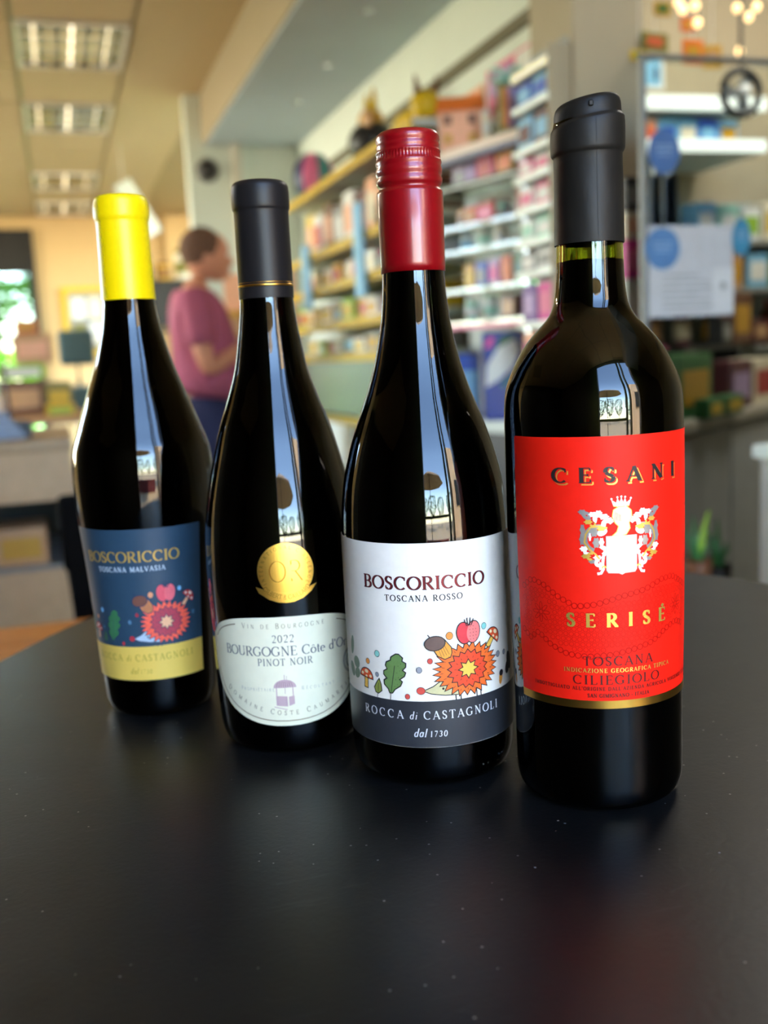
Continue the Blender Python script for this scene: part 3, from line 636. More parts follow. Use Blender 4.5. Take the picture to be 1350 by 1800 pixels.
# ---- label artwork shared by bottles 3 and 1 (oak leaf, mushroom, acorn, fruit and a hedgehog of leaves)
def art(L, R, dx, pal, k0, ink, full=True):
    def D(name, polys, m, k, fill=True): decal(name, [[(a + dx, b) for a, b in p] for p in polys], m, L, R, OFF(k), fill=fill)
    cx, cz = 17.0, 54.9; w = .42
    body = star(cx, cz, 15.8, 11.9, 27, .79, .03); mid = star(cx, cz, 9.6, 8.5, 17, .80, .03, .1); yel = star(cx, cz, 4.4, 4.0, 8, .6)
    legs = sum([line([(x, 45.5), (x + .2, 41.5)], .55) for x in (10.6, 12.9, 20.8, 23)], [])
    D('leg_lines', legs, ink, k0, False)
    head = [(-3.2, 46.4), (1, 48.2), (4.4, 50.6), (8, 53.5), (13, 50), (13, 44), (6, 44.3), (0, 45.2)]
    D('snout', [grow(head, w)], ink, k0 + 1); D('snout', [head], pal['head'], k0 + 2)
    D('spiny_body', [grow(body, w)], ink, k0 + 3); D('spiny_body', [body], pal['o'], k0 + 4)
    ticks = []
    for i in range(22):
        a = 2 * PI * i / 22 + .1; c, s = math.cos(a), math.sin(a); r = .76 + .04 * (i % 2)
        ticks += line([(cx + 15.6*r*c*.93, cz + 12.2*r*s*.93), (cx + 15.6*r*c*1.04, cz + 12.2*r*s*1.04)], .2)
    for i in range(13):
        a = 2 * PI * i / 13 + .2; c, s = math.cos(a), math.sin(a); ticks += line([(cx + 5.6*c, cz + 5.0*s), (cx + 6.6*c, cz + 5.9*s)], .2)
    D('spine_ring', [grow(mid, w)], ink, k0 + 5); D('spine_ring', [mid], pal['r'], k0 + 6)
    D('spine_ticks', ticks, ink, k0 + 7, False)
    D('star_centre', [grow(yel, w)], ink, k0 + 7); D('star_centre', [yel], pal['y'], k0 + 8)
    D('nose', [ell(-4.6, 46.5, 1.95, 1.75)], ink, k0 + 3); D('nose', [ell(-4.6, 46.5, 1.75, 1.55)], pal['n'], k0 + 4); D('eye', [ell(5.2, 47.2, .55, .55, 12)], ink, k0 + 4)
    # fruit
    f1 = ell(15.4, 71.2, 3.2, 4.7, 28, 8); f2 = ell(19.9, 71.2, 3.2, 4.7, 28, -8)
    D('fruit', [grow(f1, w), grow(f2, w)], ink, k0 + 9); D('fruit', [ell(15.4, 71.2, 3.2, 4.7, 28, 8)], pal['f1'], k0 + 10); D('fruit_half', [f2], pal['f2'], k0 + 11)
    D('fruit_seeds', [ell(18.4 + 1.5 * (i % 3) - .2 * (i // 3 % 2), 68.0 + 1.45 * (i // 3), .2, .2, 6) for i in range(14)], ink, k0 + 12)
    D('fruit_leaves', sum([line([(17.7 + a, 74.2), (17.7 + 1.9 * a, 76.2), (17.7 + 2.2 * a, 78.2 - abs(a))], .45) for a in (-.9, -.3, .4, 1.1)], []), ink, k0 + 13, False)
    # acorn
    nut = [(1.2, 66), (6.4, 69.2), (9.2, 65.6), (9.4, 63.2), (8.8, 61.4), (6.4, 60.6), (3.4, 62.2)]; cup = ell(2.2, 68.0, 4.2, 2.9, 24, 32 - 30)
    cup = ell(2.3, 67.8, 4.3, 3.0, 24, -22 + 30)
    D('acorn', [grow(nut, w)], ink, k0 + 5); D('acorn', [nut], pal['a'], k0 + 6); D('acorn_stripes', sum([line([(3.0 + i * 1.1, 67.2 - i*.1), (5.0 + i * 1.15, 61.4 + i * .35)], .16) for i in range(4)], []), ink, k0 + 7, False)
    D('acorn_cup', [grow(cup, w)], ink, k0 + 8); D('acorn_cup', [cup], pal['c'], k0 + 9); D('acorn_stalk', line([(.4, 70.4), (-.7, 71.8)], .4), ink, k0 + 9, False)
    # mushrooms
    def mush(x, y, s, rot):
        c, n = math.cos(rot), math.sin(rot)
        def T(p): return [(x + (a*c - b*n) * s, y + (a*n + b*c) * s) for a, b in p]
        st = [(-1.1, 0), (1.1, 0), (1.3, -6), (-1.3, -6)]; capp = [(5.2*math.cos(PI*i/12), 5.0*math.sin(PI*i/12)) for i in range(13)]
        D('mushroom', [grow(T(st), w)], ink, k0 + 1); D('mushroom', [T(st)], pal['y'], k0 + 2)
        D('mushroom_cap', [grow(T(capp), w)], ink, k0 + 3); D('mushroom_cap', [T(capp)], pal['m'], k0 + 4)
        D('mushroom_spots', [T(ell(-3.2, 1.6, 1.0, .9, 12)), T(ell(0, 3.4, 1.5, 1.1, 14)), T(ell(3.4, 1.3, 1.0, .9, 12)), T(ell(.2, .7, .9, .6, 10))], pal['s'], k0 + 5)
    mush(31.0, 66.6, .82, -.72)
    mush(-32.3, 50.0, .8, -.1)
    # oak leaf
    leaf = []
    for t, wd in ((0, .5), (.1, 1.4), (.2, 3.6), (.3, 4.0), (.36, 2.6), (.46, 4.6), (.54, 4.8), (.6, 3.2), (.7, 4.4), (.78, 4.2), (.83, 2.4), (.92, 2.4), (1, .6)): leaf.append((t, wd))
    ax = lambda t: (-18.4 + 3.8 * t, 44.4 + 17.6 * t)
    pl_ = [(ax(t)[0] + wd * 1.05, ax(t)[1] + .6) for t, wd in leaf] + [(ax(t)[0] - wd * 1.05, ax(t)[1] + .6) for t, wd in leaf[::-1]]
    D('oak_leaf', [grow(pl_, w + .1)], ink, k0 + 1); D('oak_leaf', [pl_], pal['l'], k0 + 2); D('leaf_vein', line([(-18.9, 41.6), (-18.2, 46), (-16, 57.5)], .3), ink, k0 + 3, False)
    D('leaf_dots', [ell(ax(.2 + .06 * i)[0] + 1.2 + 1.1 * (i % 3), ax(.2 + .06 * i)[1], .16, .16, 6) for i in range(11)], ink, k0 + 3)
    sl = [(-25.3, 43.8), (-23.4, 45.2), (-23.6, 47.8), (-24.4, 50.2), (-26.0, 48.2), (-27.2, 46.2), (-26.6, 44.2)]
    D('small_leaf', [grow(sl, w)], ink, k0 + 1); D('small_leaf', [sl], pal['ll'], k0 + 2); D('leaf_vein', line([(-26, 41.6), (-25.2, 45), (-24.8, 48.6)], .2), ink, k0 + 3, False)
    D('sprig', [ell(-43.4, 62.6, 1.6, 4.6, 16, -10), ell(-39.8, 55.2, 2.6, 2.9, 16, 20), ell(-39.6, 50.2, 2.8, 2.2, 16, 50), ell(-44.6, 51, 2.2, 3.6, 16, 20)], pal['sp'], k0)
    if full: D('dark_leaf', [ell(45.4, 52, 2.4, 4.8, 14, 20), ell(43.2, 49.4, 2.2, 3.2, 12, -20)], ink, k0); D('small_acorn', [ell(36.6, 46.4, 1.4, 3.3, 14, -10)], pal['a'], k0); D('small_acorn', [ell(37.0, 48.4, 1.6, 1.5, 12, 0)], ink, k0 + 1)
    for n, (x, z, r, c) in enumerate(q for q in ((-24.9, 62, 1.35, 't'), (-30.8, 57.6, 1.2, 'd'), (-25.5, 52.3, .95, 'g'), (-10.7, 43.7, 1.1, 'n'), (-5, 55.9, 1.25, 'g'), (-.1, 59.9, 1.15, 'n'), (8.8, 70.7, 1.6, 'd'), (25.9, 72.6, 1.35, 't'), (34.6, 57.8, 1.3, 'g'), (39.8, 57.4, 1.1, 'g')) if full or q[0] < 38):
        D('berry_dot', [ell(x, z, r + .1, r * 1.1 + .1, 14)], ink, k0 + 1); D('berry_dot', [ell(x, z, r - .1, r * 1.1 - .1, 14)], pal[c], k0 + 2)

# ---- bottle 3: white label, red screw cap
REFR[0] = .0386
P3 = [(0, 30.5), (1.5, 33.6), (5, 36.7), (12, 38.1), (38, 38.5), (77, 38.7), (109, 38.7), (120, 38.2), (133.5, 36.8), (149.3, 33.1), (157.2, 30.6), (167.6, 26.7), (178, 22.8), (188.2, 19.7), (198.5, 17.3), (208.6, 15.5), (223.7, 14.1), (232, 13.8), (262, 13.4), (284, 13.2)]
b3, R3 = bottle((.1562, .4437), P3, 'sloping shouldered wine bottle with a white label and dark red screw cap', .24, G_DARK, REDWINE)
PAP = mat('white_label_paper', (246, 238, 228), .55, var=.015, scale=300, bump=.05, spec=.2)
BLK = mat('charcoal_label_band', (48, 50, 56), .42, var=.05, scale=100)
L3 = patch('front_label', R3, -62, 60, 20.2, 112.2, .05, PAP, b3, 1.0); L3['label'] = 'white paper front label with coloured forest drawing'
decal('charcoal_band', [[(-61.9, 20.3), (59.9, 20.3), (59.9, 41.6), (-61.9, 41.6)]], BLK, L3, R3, OFF(0), fill=True, label='charcoal band along the foot of the label')
WINE = mat('wine_red_foil_ink', (120, 40, 44), .35, .5); GREYI = mat('grey_ink', (58, 56, 60), .5)
decal('title_lettering', text('BOSCORICCIO', -1.9 + .15, 92.1 - .12, 5.6, 57.5, wide=1.28, thick=.18, thin=.085), GREYI, L3, R3, OFF(1))
decal('title_lettering', text('BOSCORICCIO', -1.9, 92.1, 5.6, 57.5, wide=1.28, thick=.14, thin=.055), WINE, L3, R3, OFF(2))
decal('region_lettering', text('TOSCANA ROSSO', -1.9, 86.8, 2.6, 34.8, wide=1.2, thick=.16, thin=.08), INK, L3, R3, OFF(1))
PALE = mat('pale_grey_ink', (214, 216, 222), .45)
decal('maker_lettering', text('ROCCA', -23.8, 33.4, 3.7, 21.5, wide=1.12, thick=.14, thin=.06) + text('di', -8.6, 33.4, 3.4, 3.3, slant=.2) + text('CASTAGNOLI', 14.6, 33.4, 3.7, 37, wide=1.12, thick=.14, thin=.06), PALE, L3, R3, OFF(1))
decal('year_lettering', text('dal', -5.9, 25.3, 3.6, 5.6, slant=.25, thick=.15, thin=.08) + text('1730', 2.4, 25.3, 2.6, 7.6, slant=.1, thick=.16, thin=.08), PALE, L3, R3, OFF(1))
C_ = lambda n, rgb: mat('ink_' + n, rgb, .55, var=.06, scale=400, spec=.3)
pal = dict(o=C_('orange', (248, 112, 48)), r=C_('red_orange', (230, 78, 48)), y=C_('amber', (244, 190, 84)), head=C_('cream', (206, 198, 152)), n=C_('nose_red', (212, 82, 72)), f1=C_('crimson', (214, 66, 74)), f2=C_('rose', (240, 124, 120)), a=C_('acorn_gold', (240, 160, 66)), c=C_('acorn_brown', (110, 88, 80)), m=C_('mushroom_orange', (228, 88, 44)), s=C_('spot_cream', (250, 228, 186)), l=C_('oak_green', (104, 136, 78)), ll=C_('olive_leaf', (140, 150, 70)), sp=C_('sprig_grey_green', (126, 144, 120)), t=C_('teal', (140, 206, 196)), d=C_('dot_orange', (226, 146, 70)), g=C_('dot_grey', (150, 152, 160)))
art(L3, R3, 0, pal, 2, mat('drawing_ink', (30, 28, 32), .5))
SC = mat('red_screw_cap_metal', (136, 4, 14), .34, .1, var=.03, scale=80, coat=.7)
scp = mm([(228.4, 14.0), (228.4, 14.45), (232, 14.5), (245, 14.6), (262.3, 14.75), (263.3, 14.5), (264.1, 13.6), (265.1, 13.5), (265.8, 14.2), (266.8, 14.65), (268.2, 14.7), (269.1, 14.25), (269.8, 14.2), (270.6, 14.65), (272.6, 14.7), (273.6, 14.3), (274.2, 14.3), (275.2, 14.65), (276.2, 14.5), (276.6, 14.2), (279.2, 14.05), (279.6, 14.3), (280.3, 14.2), (280.9, 13.7), (281.8, 13.95), (282.7, 14.05), (283.3, 13.7), (284, 13.65), (284.8, 14.05), (286.2, 14.0), (287.6, 13.5), (288.4, 12.4), (288.8, 10.5), (288.9, 0)])
bm = bmesh.new()
lathe(bm, scp, 240, flute=lambda z, i, n: (-.00022 if i % 4 < 2 and .2765 < z < .2793 else 0))
cap3 = obj('screw_cap', bm, SC, b3, True); cap3['label'] = 'dark red ribbed screw cap with a knurled ring'
for k in range(4):   # embossed dots low on the glass
    bm = bmesh.new(); bmesh.ops.create_uvsphere(bm, u_segments=8, v_segments=6, radius=.0006)
    a = (.62, .70, .88, .95)[k]; z = (.0085, .0085, .0105, .0105)[k]; rr_ = R3(z)
    obj('embossed_dot', bm, G_DARK, b3, True, (rr_ * math.sin(a), -rr_ * math.cos(a), z))

# ---- bottle 2: oval cream label with medal, black capsule
REFR[0] = .0385
P2 = [(0, 31), (1.2, 33.2), (4.1, 35.5), (12, 37.3), (26, 38), (57, 38.8), (87, 39.4), (102, 39.0), (116.6, 37.8), (131, 35.3), (148.6, 31.0), (160, 27.8), (174, 22.8), (188.6, 18.2), (202.6, 15.6), (212, 14.2), (223.5, 13.2), (262, 12.8), (268, 13.2), (276, 13.0)]
b2, R2 = bottle((.1022, .5102), P2, 'dark sloping wine bottle with an oval cream label and round gold medal', .24, G_DARK, REDWINE)
NAVY = mat('satin_black_capsule', (28, 26, 27), .4, var=.04, spec=.32)
cp = mm([(222.9, 13.2), (222.9, 13.5), (226, 13.5), (240, 13.45), (262, 13.35), (264.6, 13.4), (265.6, 13.9), (268, 14.1), (272, 14.1), (275.6, 13.9), (277.4, 13.2), (278.4, 12.0), (278.8, 10), (278.9, 0)])
bm = bmesh.new(); lathe(bm, smoothprof(cp[1:], 3), 96); cap2 = obj('capsule', bm, NAVY, b2, True)
bm = bmesh.new(); lathe(bm, mm([(228.4, 13.4), (228.5, 13.72), (229.0, 13.75), (229.5, 13.72), (229.6, 13.4)]), 96); obj('gold_line', bm, GOLD, cap2, True)
bm = bmesh.new(); lathe(bm, mm([(230.2, 13.4), (230.3, 13.66), (230.5, 13.66), (230.6, 13.4)]), 96); obj('gold_line', bm, GOLD, cap2, True)
CREAM = mat('cream_label_paper', (230, 228, 204), .5, var=.02, scale=200, spec=.35)
def ovalpts(d=0):
    c = -2.6; pts = []
    for k in range(64):
        a = 2 * PI * k / 64; ca, sa = math.cos(a), math.sin(a)
        if sa >= 0: e = 2 / 3.6; x = (44.5 - d) * math.copysign(abs(ca) ** e, ca); y = 50 + (20.8 - d) * (sa ** e) 
        else: e = 2 / 2.3; x = (44.5 - d) * math.copysign(abs(ca) ** e, ca); y = 50 - (34.2 - d) * (abs(sa) ** e)
        y += 2.4 * (1 - (x / 44.5) ** 2) - 2.2 if sa > .3 else 0
        pts.append((c + x, y))
    return pts
L2 = sheet('front_label', [ovalpts()], CREAM, b2, R2, .05); L2['label'] = 'cream oval front label with thin gold line'
op = ovalpts(2.6); tp = [p for p in op]
upl = [p for p in op if p[1] > 58 and p[0] < -27]; upr = [p for p in op if p[1] > 58 and p[0] > 22]; lowp = [p for p in op if p[1] < 44]
LN = mat('bronze_foil_ink', (132, 112, 78), .3, .6)
decal('border_line', line(sorted(upl), .45) + line(sorted(upr), .45) + line(lowp, .45), LN, L2, R2, OFF(0))
SLATE = mat('slate_ink', (96, 100, 108), .5); BRZ = mat('bronze_ink', (140, 130, 104), .35, .4)
decal('heading_lettering', text('Vin de Bourgogne', -2.7, 65.3, 2.6, 41, thick=.12, thin=.07, small=.8, serif=False), BRZ, L2, R2, OFF(0))
decal('year_lettering', text('2022', -2.9, 58.3, 3.6, 10.6, wide=1.05), SLATE, L2, R2, OFF(0))
decal('appellation_lettering', text("BOURGOGNE Côte d'Or", -1.9, 51.6, 4.6, 66, wide=1.18, thick=.13, thin=.055), SLATE, L2, R2, OFF(0))
decal('grape_lettering', text('PINOT NOIR', -2.6, 46.7, 3.4, 27, wide=1.05, thick=.14, thin=.06), SLATE, L2, R2, OFF(0))
decal('status_lettering', text('Propriétaire', -17.6, 33.7, 1.9, 18, thick=.1, thin=.06, small=.8, serif=False) + text('Récoltant', 13.4, 33.7, 1.9, 17.5, thick=.1, thin=.06, small=.8, serif=False), mat('pale_slate_ink', (160, 162, 160), .5), L2, R2, OFF(0))
RA = 52.0
def curve(xc, dx, dy):      # baseline along the foot of the oval
    x = (xc + 1.2) * .93; z = 21.4 + .0094 * x * x; a = math.atan(.0188 * x)
    return -1.2 + x + math.cos(a) * dx - math.sin(a) * dy, z + math.sin(a) * dx + math.cos(a) * dy
decal('estate_lettering', text('Domaine Coste Caumartin', -1.2, 0, 2.6, 76, thick=.13, thin=.09, small=.85, serif=False, path=curve), BRZ, L2, R2, OFF(0))
well = []
PINKI = mat('sepia_pink_ink', (186, 160, 168), .5)
dome = [(-5.6, 0)] + [(5.6 * math.cos(PI - PI * i / 12), 4.6 * math.sin(PI * i / 12)) for i in range(13)]
wx, wz = -3.4, 34.4
well += [[(wx + a, wz + b * .9 + 1) for a, b in dome]]
well += [quad(wx - 4.2, wz - 5.4, wx - 4.2, wz + 1, .5), quad(wx + 3.8, wz - 5.6, wx + 3.8, wz + 1, .5), quad(wx, wz - 2, wx, wz + 1, .3), [(wx - 4.6, wz - 8), (wx + 1, wz - 8.6), (wx + 1, wz - 3.4), (wx - 4.6, wz - 3)], [(wx + 1.6, wz - 8.4), (wx + 4.4, wz - 7.4), (wx + 4.4, wz - 3.2), (wx + 1.6, wz - 3.6)], quad(wx, wz + 4.8, wx, wz + 7.6, .35), quad(wx + 1, wz + 5, wx + 1.1, wz + 7, .25), quad(wx - 5.8, wz - 8.6, wx + .6, wz - 10.2, .4)]
decal('well_drawing', well, PINKI, L2, R2, OFF(0), fill=True)
decal('well_shading', sum([line([(wx - 4 + i * 1.1, wz + 1.4), (wx - 3.4 + i * .9, wz + 4.2)], .18) for i in range(8)], []) + sum([line([(wx - 4.2, wz - 4 - i), (wx + .6, wz - 4.4 - i)], .14) for i in range(4)], []), mat('plum_ink', (118, 92, 108), .5), L2, R2, OFF(1))
seal = []
for r in (5.0, 4.4, 2.8):
    q = ell(33.6, 43.5, r, r * 1.25, 20); seal += line(q + [q[0]], .35)
decal('seal_print', seal + [ell(33.6, 43.5, 1.4, 1.9, 10)], mat('seal_ink', (110, 112, 108), .5), L2, R2, OFF(0))
MED = mat('gold_medal_foil', (246, 194, 90), .34, 1.0, var=.03)
mc = (.5, 93.3)
med = sheet('medal_sticker', [ell(mc[0], mc[1], 13.4, 13.6, 48)], MED, b2, R2, .05, .2); med['label'] = 'round shiny gold medal sticker'
rib = [(-14, 86), (-8, 84), (0.5, 82.5), (9, 84), (15, 86.2), (12.2, 82.6), (8, 79.6), (3.6, 78.1), (.3, 77.8), (-3.6, 78.2), (-8, 79.8), (-12.6, 83)]
sheet('ribbon_banner', [rib], MED, med, R2, .25, .12)
MI = mat('medal_relief_shadow', (166, 112, 32), .4, .6)  # darker gold for the medal lettering
decal('medal_lettering', text('OR', mc[0] + .2, 88.2, 10, 16.4, thick=.07, thin=.02, serif=False), MI, med, R2, .27)
def mcurve(r, top=True):
    def f(xc, dx, dy):
        a = (xc - mc[0]) / r
        if top: return mc[0] + math.sin(a) * (r + dy) + math.cos(a) * dx, mc[1] + math.cos(a) * (r + dy) - math.sin(a) * dx
        return mc[0] + math.sin(a) * (r - dy) + math.cos(a) * dx, mc[1] + .8 - math.cos(a) * (r - dy) + math.sin(a) * dx
    return f
decal('medal_rim_lettering', text('INTERNATIONAL CHALLENGE', mc[0], 0, 1.7, 46, thick=.1, thin=.08, serif=False, path=mcurve(10.7)), MI, med, R2, .27)
decal('banner_lettering', text('GILBERT & GAILLARD', mc[0], 0, 2.2, 26, thick=.1, thin=.08, serif=False, path=mcurve(14.6, False)), MI, med, R2, .39)

# ---- bottle 1: blue and yellow label, yellow capsule
REFR[0] = .0375
P1 = [(0, 26), (1.2, 28.4), (4, 30.2), (10, 31.4), (28, 32.4), (45, 33.2), (79, 35.2), (102, 37.0), (120, 38.4), (134, 38.8), (147.3, 37.8), (160.1, 33.7), (176, 28.0), (191.8, 22.2), (207.4, 17.8), (215, 16), (222.9, 14.7), (230, 14.0), (262, 13.2), (276, 13.2)]
b1, R1 = bottle((.0412, .5899), P1, 'round bellied wine bottle with a blue and yellow label and yellow capsule', .236, glass('brown_olive_bottle_glass', (150, 142, 70), 1.52), WHITEWINE)
YEL = mat('yellow_capsule', (246, 214, 4), .34, var=.02, spec=.45)
cp = mm([(229.2, 14.2), (229.2, 14.6), (232, 14.6), (245, 14.35), (266, 14.05), (270.6, 14.05), (272, 14.5), (273.4, 14.85), (278, 14.9), (280.2, 14.6), (281.6, 14.3), (283.6, 13.4), (284.6, 11.6), (284.9, 9), (285, 0)])
bm = bmesh.new(); lathe(bm, smoothprof(cp[1:], 3), 96); obj('capsule', bm, YEL, b1, True)['label'] = 'bright yellow capsule over the neck'
NB = mat('navy_label_paper', (42, 68, 90), .4, var=.03, scale=200, spec=.5); LY = mat('yellow_label_band', (222, 190, 92), .45)
L1 = patch('front_label', R1, -56, 31, 22.4, 107.4, .05, NB, b1, 1.0); L1['label'] = 'navy blue front label with forest drawing'
decal('yellow_band', [[(-55.9, 22.5), (30.9, 22.5), (30.9, 41.8), (-55.9, 41.8)]], LY, L1, R1, OFF(0), fill=True, label='yellow band along the foot of the label')
decal('title_lettering', text('BOSCORICCIO', -12.6, 89.5, 5.7, 57.5, wide=1.28, thick=.15, thin=.06), mat('ochre_foil_ink', (206, 166, 78), .4, .3), L1, R1, OFF(1))
decal('region_lettering', text('TOSCANA MALVASIA', -12.6, 84.2, 2.6, 40.5, wide=1.15, thick=.16, thin=.09), mat('pale_blue_ink', (200, 216, 232), .5), L1, R1, OFF(1))
OCH = mat('olive_gold_ink', (160, 140, 40), .45)
decal('maker_lettering', text('ROCCA', -34.5, 33.6, 3.7, 21.5, wide=1.12, thick=.14, thin=.06) + text('di', -19.3, 33.6, 3.4, 3.3, slant=.2) + text('CASTAGNOLI', 3.9, 33.6, 3.7, 37, wide=1.12, thick=.14, thin=.06) + text('dal', -16.3, 26.3, 3.2, 5.2, slant=.25) + text('1730', -8.6, 26.3, 2.4, 7.2, slant=.1), OCH, L1, R1, OFF(1))
pal1 = dict(o=C_('coral', (240, 98, 80)), r=C_('plum_red', (176, 66, 84)), y=C_('peach', (232, 178, 140)), head=C_('ice_blue', (168, 190, 214)), n=C_('berry', (176, 52, 64)), f1=C_('pink_cherry', (220, 88, 104)), f2=C_('pink_light', (228, 104, 116)), a=C_('acorn_tan', (188, 120, 78)), c=C_('acorn_dark', (112, 72, 62)), m=C_('mushroom_red', (188, 52, 48)), s=C_('spot_white', (226, 214, 206)), l=C_('leaf_deep', (58, 116, 78)), ll=C_('leaf_mid', (70, 110, 80)), sp=C_('sprig_dark', (60, 96, 96)), t=C_('sky_dot', (120, 176, 220)), d=C_('tan_dot', (220, 150, 110)), g=C_('blue_dot', (80, 120, 150)))
art(L1, R1, -10.7, pal1, 2, mat('navy_drawing_ink', (38, 50, 84), .5), False)

# ------------------------------------------------------------------ things in the shop behind
def P_(name, rgb, rough=.5, **k): return mat('paint_' + name, rgb, rough, **k)
COLS = dict(white=(228, 230, 226), cream=(232, 222, 196), yellow=(214, 178, 20), gold=(196, 148, 40), orange=(226, 116, 40), red=(178, 42, 44), pink=(222, 110, 150), magenta=(214, 66, 150), purple=(110, 78, 150), lilac=(176, 150, 196), blue=(40, 86, 190), navy=(30, 40, 90), sky=(130, 190, 226), teal=(60, 130, 130), green=(50, 110, 60), lime=(150, 190, 60), olive=(120, 116, 50), brown=(108, 68, 44), tan=(196, 152, 106), grey=(140, 142, 140), black=(28, 28, 30), maroon=(84, 30, 40), mint=(166, 220, 200), peach=(236, 176, 140), terracotta=(206, 96, 56))
def cm(c, **k): return mat('pack_' + c, COLS[c], .45, **k)
rb = random.Random(3)
def carton(name, label, cat, loc, w, d, h, c, c2, rz=0, group=None):
    """A packet: card body, a printed face panel towards the shop (local -Y) and a fold-down lid."""
    t = thing(name, label, cat, loc, rz, group)
    box('carton_body', -w/2, w/2, 0, d, 0, h * .96, cm(c), t, min(w, h, d) * .05)
    box('print_panel', -w * .38, w * .38, -.0015, .001, h * .2, h * .74, cm(c2), t, 0)
    box('lid_flap', -w/2 * .97, w/2 * .97, .002, d - .002, h * .95, h, cm(c), t, min(w, h, d) * .02)
    return t
def tin(name, label, cat, loc, r, h, c, c2, group=None, neck=False):
    t = thing(name, label, cat, loc, 0, group)
    bm = bmesh.new()
    lathe(bm, [(0, 0), (0, r * .92), (r * .1, r), (h * .7, r), (h * .8, r * (.5 if neck else .95)), (h * .86, r * (.38 if neck else .9)), (h * .86, 0)], 20, 0, r)
    obj('container_body', bm, cm(c), t, True)
    bm = bmesh.new(); lathe(bm, [(h * .86, 0), (h * .86, r * (.45 if neck else .97)), (h, r * (.42 if neck else .95)), (h, 0)], 20, 0, r); obj('lid', bm, cm(c2), t, True)
    bm = bmesh.new(); lathe(bm, [(h * .2, r * .99), (h * .2, r * 1.012), (h * .6, r * 1.012), (h * .6, r * .99)], 20, 0, r); obj('paper_band', bm, cm(c2), t, True)
    return t
def seat(plane, x0, y0, x1, y1):
    """Left and right foot and height of something seen between these pixels on a plane of the room."""
    yb = (y0 + y1) / 2; a = hit(x0, yb, plane); b = hit(x1, yb, plane); xm = (x0 + x1) / 2
    lo, hi = hit(xm, y1, plane).z, hit(xm, y0, plane).z
    m = (a + b) / 2; w = (b - a).xy.length
    return Vector((m.x, m.y, lo)), w, hi - lo
def yaw(plane): n = plane[1]; return math.atan2(n.y, n.x) - PI / 2 if n.y > 0 or n.x > .5 else math.atan2(-n.y, -n.x) - PI / 2

# rack A: yellow edged shelves along the white wall
t = thing('shelving_rack', 'tall shop rack with yellow edged white shelves along the white wall', 'shelf', (1.2, 4.3, 0))
YE = mat('yellow_price_strip', (190, 156, 4), .5)
SA = [1.905, 1.615, 1.455, 1.285, 1.145, .87, .55]
for z in SA:
    sp = box('shelf_board', 0, .36, -.95, 1.15, z - CAMZ + CAMZ - .022, z - .002, white_m, t); box('price_strip', -.006, 0, -.95, 1.15, z - .034, z + .002, YE, sp)
box('back_panel', .36, .375, -.95, 1.15, .1, 1.92, mat('pale_back_panel', (160, 160, 138), .6), t)
for y in (-.95, .1, 1.13): box('upright', .31, .355, y, y + .02, 0, 1.93, mat('pale_upright', (206, 212, 208), .4), t)
box('plinth', .01, .35, -.94, 1.14, 0, .12, mat('slate_plinth', (66, 76, 80), .5), t)
box('lower_door', .0, .012, -.9, 1.1, .88, 1.115, mat('blue_grey_door', (44, 58, 64), .4), t)
ordn = ['top', 'second', 'third', 'fourth', 'fifth']
spans = {0: [('terracotta', 'brown'), ('brown', 'red'), ('cream', 'yellow')]}
seqs = {1: ['brown', 'white', 'brown', 'peach', 'maroon', 'white', 'grey', 'brown', 'white', 'yellow'], 2: ['white', 'white', 'pink', 'white', 'tan', 'white', 'gold', 'white', 'olive', 'cream'],
        3: ['yellow', 'olive', 'red', 'white', 'yellow', 'lime', 'gold', 'white', 'olive', 'cream', 'lime'], 4: ['grey', 'white', 'black', 'grey', 'white', 'maroon', 'grey', 'olive', 'lime', 'cream']}
nth = ['nearest', 'second', 'third', 'fourth', 'fifth', 'sixth', 'seventh', 'eighth', 'ninth', 'tenth', 'eleventh', 'twelfth', 'thirteenth', 'fourteenth']
for k, seq in seqs.items():
    y = 3.42; gap = (SA[k - 1] - SA[k]) - .05
    for n, c in enumerate(seq):
        w = rb.uniform(.12, .18); h = gap * rb.uniform(.62, .9)
        if y + w > 5.4: break
        c2 = rb.choice(['white', 'yellow', 'red', 'sky', 'gold'] if k > 1 else ['white', 'peach', 'red'])
        if c2 == c: c2 = 'cream'
        carton('packet', '%s packet, %s along the %s shelf of the yellow edged rack' % (c, nth[n], ordn[k]), 'packet', (1.225 + rb.uniform(0, .03), y + w / 2, SA[k] + .0005), w, rb.uniform(.1, .2), h, c, c2, -PI / 2, 'packets on the yellow edged rack')
        y += w + rb.uniform(.01, .04)
# toys and bag on top of rack A
t = thing('plush_toy', 'black and yellow plush toy with pointed yellow ears on rack top', 'toy', (1.33, 4.22, 1.9055))
def blob(nm, r, loc, m, p, sc=(1, 1, 1)):
    bm = bmesh.new(); bmesh.ops.create_icosphere(bm, subdivisions=3, radius=r); bmesh.ops.scale(bm, vec=sc, verts=bm.verts)
    o = obj(nm, bm, m, p, True); o.location = loc; return o
blob('body', .1, (0, 0, .0905), cm('black'), t, (1, 1.1, .9)); blob('head', .06, (0, .0, .175), cm('gold'), t, (.9, 1.0, 1)); blob('face_disc', .045, (-.03, -.05, .175), cm('tan'), t, (.5, 1, 1))
for s in (-1, 1):
    bm = bmesh.new(); tube(bm, [(0, s * .035, .21), (0, s * .05, .27), (0, s * .055, .30)], .02, 10, .003); obj('ear', bm, cm('yellow'), t, True)
t = thing('plush_toy', 'bright yellow plush toy lying on the near end of the rack top', 'toy', (1.33, 3.72, 1.9055))
blob('body', .07, (0, 0, .055), cm('yellow'), t, (.9, 1.9, .8)); blob('head', .055, (0, -.15, .09), cm('yellow'), t)
